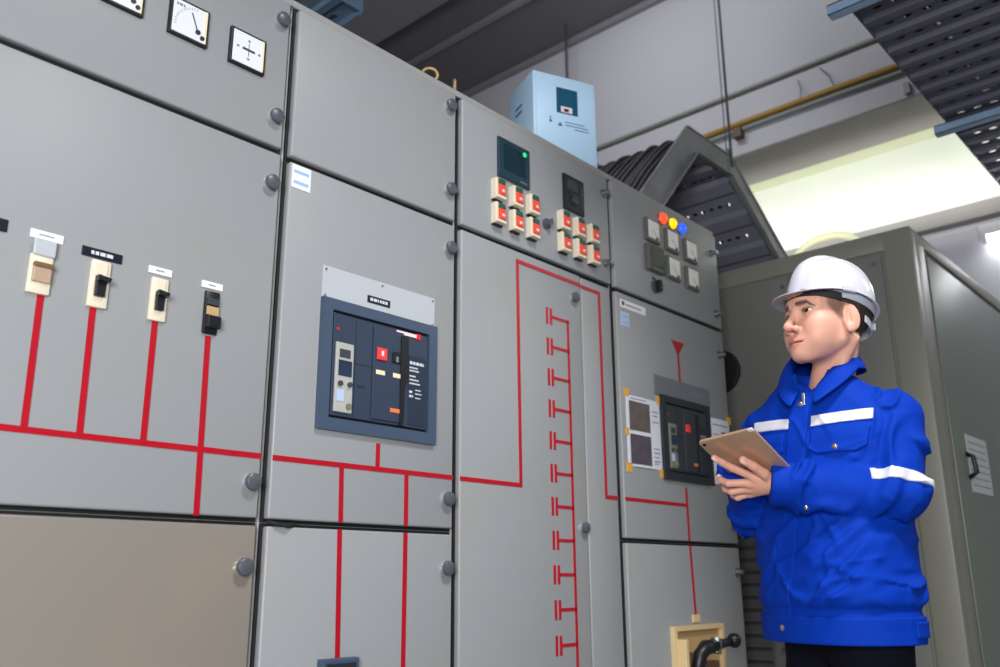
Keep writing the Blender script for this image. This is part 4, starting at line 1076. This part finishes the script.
# ---- hard hat
RX0,RXF,RXB,RY,RZ=-.013,.106,.104,.090,.112
def hat_pt(a,t,off=0.):
    # a azimuth (0 = front), t 0 apex .. 1 rim; local head coordinates
    ca,sa=math.cos(a),math.sin(a); ph=t*PI/2
    k=math.sin(ph)**.92; zz=math.cos(ph)**.86
    rx=(RXF if ca>0 else RXB)+off; ry=RY+off
    x=RX0+rx*k*ca; y=ry*k*sa; z=.036+(RZ+off)*zz
    fr=max(0,ca)
    # three ridges running front to back over the crown
    w=1/(1+(y/.023)**6)+.35*math.exp(-((abs(y)-.046)/.009)**2)
    z+=.0115*w*min(1,zz*1.5)*(1 if True else 0)
    x+=.007*w*fr*k*(1-.6*t)
    return (x,y,z)
def hat_rim(a,e):           # brim: e 0..1 outward
    x,y,z=hat_pt(a,1); ca,sa=math.cos(a),math.sin(a)
    L=.010+.025*max(0,ca)**1.3
    return (x+L*e*ca*1.0,y+L*e*sa,z-.005*e-.009*e*max(0,ca)**2+.010*(abs(sa)**2)-.003*max(0,-ca))
pitch=math.radians(HATPITCH)
def hatW(p):
    x,y,z=p; xx=x*math.cos(pitch)-(z-.05)*math.sin(pitch); zz=.05+x*math.sin(pitch)+(z-.05)*math.cos(pitch)
    return Vector(fromH((xx,y,zz)))
b=MB(); NA,NT=72,26; rows=[]
for j in range(NT+1):
    t=j/NT
    if j==0: rows.append([b.bm.verts.new(hatW(hat_pt(0,0)))]*NA)
    else: rows.append([b.bm.verts.new(hatW(tuple(np.array(hat_pt(2*PI*i/NA,t))+np.array((0,0,.010*(math.sin(2*PI*i/NA)**2)*t**6-.003*max(0,-math.cos(2*PI*i/NA))*t**6))))) for i in range(NA)])
for j in range(1,7): rows.append([b.bm.verts.new(hatW(hat_rim(2*PI*i/NA,j/6))) for i in range(NA)])
for A,B in zip(rows,rows[1:]):
    for i in range(NA):
        k=(i+1)%NA
        if A[0] is A[1]: b.bm.faces.new((A[0],B[i],B[k]))
        else: b.bm.faces.new((A[i],B[i],B[k],A[k]))
hat=b.build('hard_hat',M['helmet'],pr,smooth=True)
md=hat.modifiers.new('thick','SOLIDIFY'); md.thickness=.0028; md.offset=-1
sb=hat.modifiers.new('sub','SUBSURF'); sb.levels=1; sb.render_levels=1
def ring(name,zc,rx,ry,h,t,m,a0,a1,tilt=0.,parent=hat,n=48,bulge=0):
    b=MB(); R=[]
    for i in range(n+1):
        a=a0+(a1-a0)*i/n; ca,sa=math.cos(a),math.sin(a); q=[]
        for (dr,dz) in ((0,-h/2),(t,-h/2),(t,h/2),(0,h/2)):
            q.append(b.bm.verts.new(hatW((RX0+(rx+dr)*ca,(ry+dr)*sa,zc+tilt*ca+dz))))
        R.append(q)
    for A,B in zip(R,R[1:]):
        for k in range(4): b.bm.faces.new((A[k],B[k],B[(k+1)%4],A[(k+1)%4]))
    b.bm.faces.new(R[0][::-1]); b.bm.faces.new(R[-1])
    return b.build(name,M[m],parent,smooth='auto')
ring('headband',.034,.103,.0845,.020,.002,'strap',0,2*PI,.008)
ring('sweatband',.024,.1062,.0860,.018,.0015,'headband',-1.25,1.25,.010)  # black band, also stands in for the shade under the brim
ring('nape_strap',.004,.097,.077,.016,.0025,'strap',PI-1.15,PI+1.15,.018)
for a in (.55,1.35,2.05,2.75,-.55,-1.35,-2.05,-2.75):
    b=MB(); P=[]
    for k in range(6):
        t=k/5; z=.024+.05*t; r=1-.10*t
        P.append(hatW((RX0+.106*r*math.cos(a),.085*r*math.sin(a),z+.008*math.cos(a))))
    c0=hatW((RX0,0,.06)); tv=Vector(hl*math.cos(a)-hf*math.sin(a))
    R=[]
    for p in P:
        o=(p-c0).normalized()*.0012
        R.append([b.bm.verts.new(p+tv*w_*.008+o*s_) for (w_,s_) in ((-1,-1),(1,-1),(1,1),(-1,1))])
    for A,B in zip(R,R[1:]):
        for k in range(4): b.bm.faces.new((A[k],B[k],B[(k+1)%4],A[(k+1)%4]))
    b.bm.faces.new(R[0][::-1]); b.bm.faces.new(R[-1]); b.build('suspension_strap',M['strap'],hat)
c=hatW((RX0-.110,0,.012)); b=MB(); b.obox(c,Vector(hf),Vector(hl),Vector(hu),.008,.018,.011,.004); b.build('ratchet_block',M['strap'],hat)
for s in (1,-1):
    b=MB(); b.obox(hatW((.012,.0955*s,.043)),Vector(hf),Vector(hl),Vector(hu),.018,.0035,.007,.002); b.build('side_slot_cover',M['helmet'],hat)
# ---- jacket meshes
jk=sdf_obj('jacket',jacket_base,(1.86,-1.22,.75),(2.40,-.53,1.46),.0042,M['jacket'],pr,1)
def BOX(xa,xb,ya,yb,za,zb):     # region in twisted torso coordinates
    def r(X,Y,Z):
        xt,yt=torso_xy(X,Y,Z); return np.maximum.reduce([xa-xt,xt-xb,ya-yt,yt-yb,za-Z,Z-zb])
    return r
def noarm(reg):                 # keep a chest piece off the sleeves
    def r(X,Y,Z):
        q=reg(X,Y,Z)
        for s in 'LR': q=np.maximum(q,.006-sleeve(X,Y,Z,s)[0])
        return q
    return r
lo,hi=(1.94,-1.14,1.08),(2.20,-.68,1.36)
sl=lambda a,b,z0,z1,k:(lambda X,Y,Z:(lambda xt,yt:np.maximum.reduce([a-yt,yt-b,z0+k*np.abs(yt)-Z,Z-z1-k*np.abs(yt),.02-xt]))(*torso_xy(X,Y,Z)))
sdf_obj('reflective_tape',shell(noarm(sl(.022,.152,1.238,1.264,.06)),.0035),lo,hi,.0022,M['reflect'],jk,1)
sdf_obj('reflective_tape',shell(noarm(sl(-.138,-.026,1.238,1.264,.06)),.0035),lo,hi,.0022,M['reflect'],jk,1)
sdf_obj('pocket_flap',shell(noarm(lambda X,Y,Z:(lambda xt,yt:np.maximum.reduce([.026-yt,yt-.150,1.174+np.maximum(0,.022-np.minimum(yt-.026,.150-yt))*.55-Z,Z-1.230,.02-xt]))(*torso_xy(X,Y,Z))),.0055),lo,hi,.0024,M['jacket'],jk,1)
sdf_obj('pocket_flap',shell(noarm(lambda X,Y,Z:(lambda xt,yt:np.maximum.reduce([-.150-yt,yt+.042,1.174+np.maximum(0,.022-np.minimum(yt+.150,-.042-yt))*.55-Z,Z-1.230,.02-xt]))(*torso_xy(X,Y,Z))),.0055),lo,hi,.0024,M['jacket'],jk,1)
sdf_obj('placket',shell(noarm(BOX(.02,.3,-.034,.016,.775,1.350)),.0038),(1.92,-1.05,.75),(2.16,-.74,1.42),.003,M['jacket'],jk,1)
def hemreg(X,Y,Z): return np.maximum(.764-Z,Z-.822)
sdf_obj('waistband',shell(hemreg,.0045,.004),(1.92,-1.13,.75),(2.32,-.68,.84),.003,M['jacket'],jk,1)
sdf_obj('side_tab',shell(lambda X,Y,Z:(lambda xt,yt:np.maximum.reduce([-.105-xt,xt+.02,.05-yt,.777-Z,Z-.812]))(*torso_xy(X,Y,Z)),.008,.0),(1.92,-1.15,.75),(2.34,-.85,.84),.0026,M['jacket'],jk,1)
def cuffreg(s):
    def r(X,Y,Z):
        sd,cut=sleeve(X,Y,Z,s); q=np.maximum(-(cut+.062),cut-.002); return np.maximum(q,sd-.02)
    return r
sdf_obj('cuff',shell(cuffreg('L'),.004,.008),(1.86,-.99,1.02),(2.06,-.76,1.19),.0026,M['jacket'],jk,1)
sdf_obj('cuff',shell(cuffreg('R'),.004,.008),(1.86,-.83,1.04),(2.08,-.60,1.24),.003,M['jacket'],jk,1)
def armband(s,w0,w1,tl):
    sh,e=np.array(J[s+'S']),np.array(J[s+'E']); u=(e-sh)/np.linalg.norm(e-sh)
    def r(X,Y,Z):
        t=(X-sh[0])*u[0]+(Y-sh[1])*u[1]+(Z-sh[2])*u[2]+tl*np.maximum(0,X-2.088); sd=cone(X,Y,Z,sh,e,.067,.057)
        return np.maximum.reduce([w0-t,t-w1,sd-.028,1.0-Z])
    return r
sdf_obj('reflective_tape',shell(armband('L',.154,.181,-1.1),.0035),(1.96,-1.20,1.05),(2.25,-.98,1.28),.0022,M['reflect'],jk,1)
sdf_obj('reflective_tape',shell(armband('R',.142,.170,0.),.0035),(1.96,-.80,1.05),(2.25,-.54,1.28),.0022,M['reflect'],jk,1)
# collar: stand and folded leaf with two points
b=MB(); NCL=48; R=[]
NBc=Vector(Wl(COLX,COLY,0))
for i in range(NCL+1):
    u=-1+2*i/NCL; a=PI+u*2.93            # azimuth around the neck, PI = back
    ca,sa=math.cos(a),math.sin(a); f=abs(u)
    rin=.061+.004*f; zt=1.478-.142*(max(0,f-.2)/.8)**1.35
    fr=max(0,f-.62)/.38
    rout=(.107+.004*f+.020*fr) if u<0 else (.090+.004*f+.030*fr); zo=1.388-.020*f-.085*fr
    zi=zt-.030
    def pt(r,z): return NBc+Vector((-r*ca*1.03,-r*sa,z))
    prof=[pt(rin-.004,zi),pt(rin-.002,zt-.008),pt(rin+.002,zt),pt(rin+.008,zt-.002),pt((rin+rout)/2+.008,(zt+zo)/2+.008),pt(rout,zo)]
    R.append([b.bm.verts.new(p) for p in prof])
for A,B in zip(R,R[1:]):
    for k in range(len(A)-1): b.bm.faces.new((A[k],B[k],B[k+1],A[k+1]))
col=b.build('collar',M['jacket'],jk,smooth=True)
md=col.modifiers.new('t','SOLIDIFY'); md.thickness=.004; md.offset=0; sb=col.modifiers.new('s','SUBSURF'); sb.levels=1; sb.render_levels=1
# snaps and zip: found on the jacket surface by marching inwards
def on_surface(p,d,start=.12):
    p=np.array(p,float); d=np.array(d,float)/np.linalg.norm(d); t=-start
    for _ in range(60):
        q=p+d*t; v=float(jacket_base(*[np.array([c],F32) for c in q])[0]); t+=v*.7
        if abs(v)<3e-4: break
    return p+d*t
def snap(p,d,off=.006,r=.0068,m='snap'):
    q=Vector(on_surface(p,d)); n=-Vector(d).normalized(); b=MB(); b.cyl(q+n*(off-.006),q+n*off,r,r*.95,20); b.cyl(q+n*off,q+n*(off+.0018),r*.8,r*.45,20)
    return b.build('snap_button',M[m],jk,smooth='auto')
def tdir(z,ang=0):
    t=np.interp(z,TW,TWV); return (math.cos(t+ang),-math.sin(t+ang),0)   # from front towards the body axis, world
for (yt,z) in ((-.004,1.298),(-.008,.795)): snap(torso_pt(.0,yt,z),tdir(z))
snap(torso_pt(.0,.088,1.186),tdir(1.19),.0085); snap(torso_pt(.0,-.096,1.186),tdir(1.19),.0085)
q=torso_pt(-.088,.0,.795); snap(q,(math.sin(-.2),1,0),.010)
w=np.array(J['LW']); u=np.array(J['LE'])-w; u/=np.linalg.norm(u); snap(tuple(w+u*.035),(.35,.5,.8),.006,.005)
q=Vector(on_surface(torso_pt(0,.004,1.316),tdir(1.31))); n=-Vector(tdir(1.37)); b=MB(); b.obox(q+n*.006,n,Vector((0,0,1)),n.cross(Vector((0,0,1))),.003,.008,.004,.001); b.obox(q+n*.008+Vector((0,0,-.016)),n,Vector((0,0,1)),n.cross(Vector((0,0,1))),.0015,.009,.003,.001); b.build('zip_pull',M['zip'],jk)
# ---- trousers and shoes
def trouser_sdf(X,Y,Z):
    xt,yt=torso_xy(X,Y,np.full_like(Z,.8)); ay=np.abs(yt)
    d=ell(xt,yt,Z,(-.005,0,.86),(.118,.165,.16))
    d=np.minimum(d,1e3)
    leg=cone(xt,ay,Z,(-.0,.082,.82),(.012,.095,.47),.088,.068); leg=smin(leg,cone(xt,ay,Z,(.012,.095,.47),(-.015,.105,.10),.068,.060),.02)
    d=smin(d,leg,.03)
    i=np.nonzero(np.abs(d)<.04)[0]
    if len(i): d=d.copy(); d[i]-=.004*(1-np.minimum(1,np.abs(vnoise(xt[i]*8,yt[i]*8,Z[i]*22,77))*2.2))
    return np.maximum(np.maximum(d,.045-Z),Z-.93)
sdf_obj('trousers',trouser_sdf,(1.92,-1.15,.03),(2.34,-.66,.95),.006,M['trouser'],pr,1)
for s in (1,-1):
    tc=torso_pt
    def shoe(X,Y,Z,s=s):
        xt,yt=torso_xy(X,Y,np.full_like(Z,.8)); y=yt-.105*s
        d=ell(xt,y,Z,(.045,0,.035),(.140,.046,.040)); d=smin(d,ell(xt,y,Z,(-.03,0,.06),(.06,.040,.075)),.03); return np.maximum(d,.012-Z)
    sh=sdf_obj('shoe',shoe,(1.86,-1.15,.0),(2.30,-.62,.15),.005,M['shoe'],pr,1)
    def sole(X,Y,Z,s=s):
        xt,yt=torso_xy(X,Y,np.full_like(Z,.8)); y=yt-.105*s
        return np.maximum(np.maximum(ell(xt,y,np.full_like(Z,0),(.030,0,0),(.160,.049,.05)),Z-.016),.0-Z)
    sdf_obj('sole',sole,(1.84,-1.16,-.004),(2.32,-.60,.03),.005,M['gasket'],sh,0)
# ------------------------------------------------------------------ tablet
A_,B_,D_=Vector((1.7909,-.7152,1.1992)),Vector((1.7796,-.8573,1.2134)),Vector((1.9601,-.8817,1.1114))
a_=(A_-B_); d_=(D_-B_); wa,wd=a_.length,d_.length; ax=a_.normalized(); nz=Vector(TABN); dx=nz.cross(ax); dx=dx if dx.dot(d_)>0 else -dx; nz=ax.cross(dx); nz=nz if nz.dot(Vector(TABN))>0 else -nz
cc=B_+ax*wa/2+dx*wd/2-nz*.0035
tb=thing('tablet_computer',cc,'rose gold tablet held in front of the person in the blue jacket','tablet')
b=MB()
def rrect(w,h,r,n=7):
    P=[]
    for (sx,sy,a0) in ((1,1,0),(-1,1,90),(-1,-1,180),(1,-1,270)):
        for k in range(n+1):
            t=math.radians(a0+90*k/n); P.append((sx*(w/2-r)+r*math.cos(t),sy*(h/2-r)+r*math.sin(t)))
    return P
layers=[(0.,-.0035,-.0012),(0.,-.0028,0),(0.,.0012,0),(0,.0030,-.0014),(0,.0035,-.0036)]
RR=[]
for (_,z_,ins) in layers: RR.append([b.bm.verts.new(cc+ax*p[0]+dx*p[1]+nz*z_) for p in rrect(wa+2*ins,wd+2*ins,.011+ins)])
for P1,P2 in zip(RR,RR[1:]):
    for k in range(len(P1)): b.bm.faces.new((P1[k],P1[(k+1)%len(P1)],P2[(k+1)%len(P2)],P2[k]))
b.bm.faces.new(RR[0][::-1]); b.bm.faces.new(RR[-1]); b.build('case',M['gold'],tb,smooth='auto')
def trect(nm,m,u0,u1,v0,v1,z0,z1,bev=.0005):
    MB().obox(cc+ax*(u0+u1)/2+dx*(v0+v1)/2+nz*(z0+z1)/2,ax,dx,nz,(u1-u0)/2,(v1-v0)/2,abs(z1-z0)/2,bev).build(nm,M[m],tb)
trect('screen','screen',-wa/2+.003,wa/2-.003,-wd/2+.003,wd/2-.003,-.0041,-.0034)
p=cc+ax*(wa/2-.012)+dx*(-wd/2+.012); MB().cyl(p+nz*.003,p+nz*.0046,.0042,n=20).build('camera_lens',M['screen'],tb)
trect('antenna_strip','txt_white',-wa/2+.001,-wa/2+.012,-wd/2-.0004,-wd/2+.008,.001,.0036)
# ------------------------------------------------------------------ light, camera
def area(name,loc,target,sx,sy,power,color=(1,1,1)):
    l=bpy.data.lights.new(name,'AREA'); l.shape='RECTANGLE'; l.size=sx; l.size_y=sy; l.energy=power; l.color=color
    o=bpy.data.objects.new(name,l); COL.objects.link(o); o.location=loc
    d=Vector(target)-Vector(loc); o.rotation_euler=d.to_track_quat('-Z','Y').to_euler(); return o
area('key_light',(-1.3,-2.4,1.4),(.8,-.2,1.2),1.3,1.4,136,(.99,.99,1))  # added key light left of the view; no door stands there
area('wall_fill',(3.3,.9,4.85),(5.0,.2,4.1),1.6,.4,26,(.98,.98,1))  # unseen fill added to brighten the back wall
area('person_fill',(1.2,-2.1,3.7),(2.05,-.95,1.2),.8,.5,28,(1,.99,.99)).data.spread=math.radians(90)  # unseen fill added above the person, well below the ceiling
area('recess_lamp',(5.14,-.2,3.02),(5.62,-.2,3.30),4.0,.15,10,(.99,1,.95)).data.spread=math.radians(110)
area('side_fill',(5.4,-3.2,3.4),(4.6,-.4,2.0),1.0,1.0,22,(.94,1,.97))  # added fill for the enclosure side and tray rail, no fixture there
w=bpy.data.worlds.new('World'); sc.world=w; w.use_nodes=True
w.node_tree.nodes['Background'].inputs[0].default_value=(.85,.9,1,1); w.node_tree.nodes['Background'].inputs[1].default_value=.09
cam=bpy.data.cameras.new('Camera'); co=bpy.data.objects.new('Camera',cam); COL.objects.link(co)
FPX=887.0; cam.sensor_fit='HORIZONTAL'; cam.sensor_width=36; cam.lens=FPX/1000*36
p_,y_,r_=math.radians(15.58),math.radians(42.06),math.radians(-.34)
cp,sp,cy,sy=math.cos(p_),math.sin(p_),math.cos(y_),math.sin(y_)
fw=Vector((cy*cp,sy*cp,sp)); rt=Vector((sy,-cy,0)); up=rt.cross(fw)
c_,s_=math.cos(r_),math.sin(r_)
R0=c_*rt+s_*up; U0=-s_*rt+c_*up
mw=Matrix((R0,U0,-fw)).transposed().to_4x4(); mw.translation=Vector((0,-1.73,.9)); co.matrix_world=mw
cam.clip_start=.05
cam.dof.use_dof=True; cam.dof.focus_distance=2.12; cam.dof.aperture_fstop=3.2
sc.camera=co
vs=sc.view_settings; sc.display_settings.display_device='sRGB'
vs.view_transform='Standard'; vs.look='None'; vs.exposure=0; vs.gamma=1; vs.use_curve_mapping=False
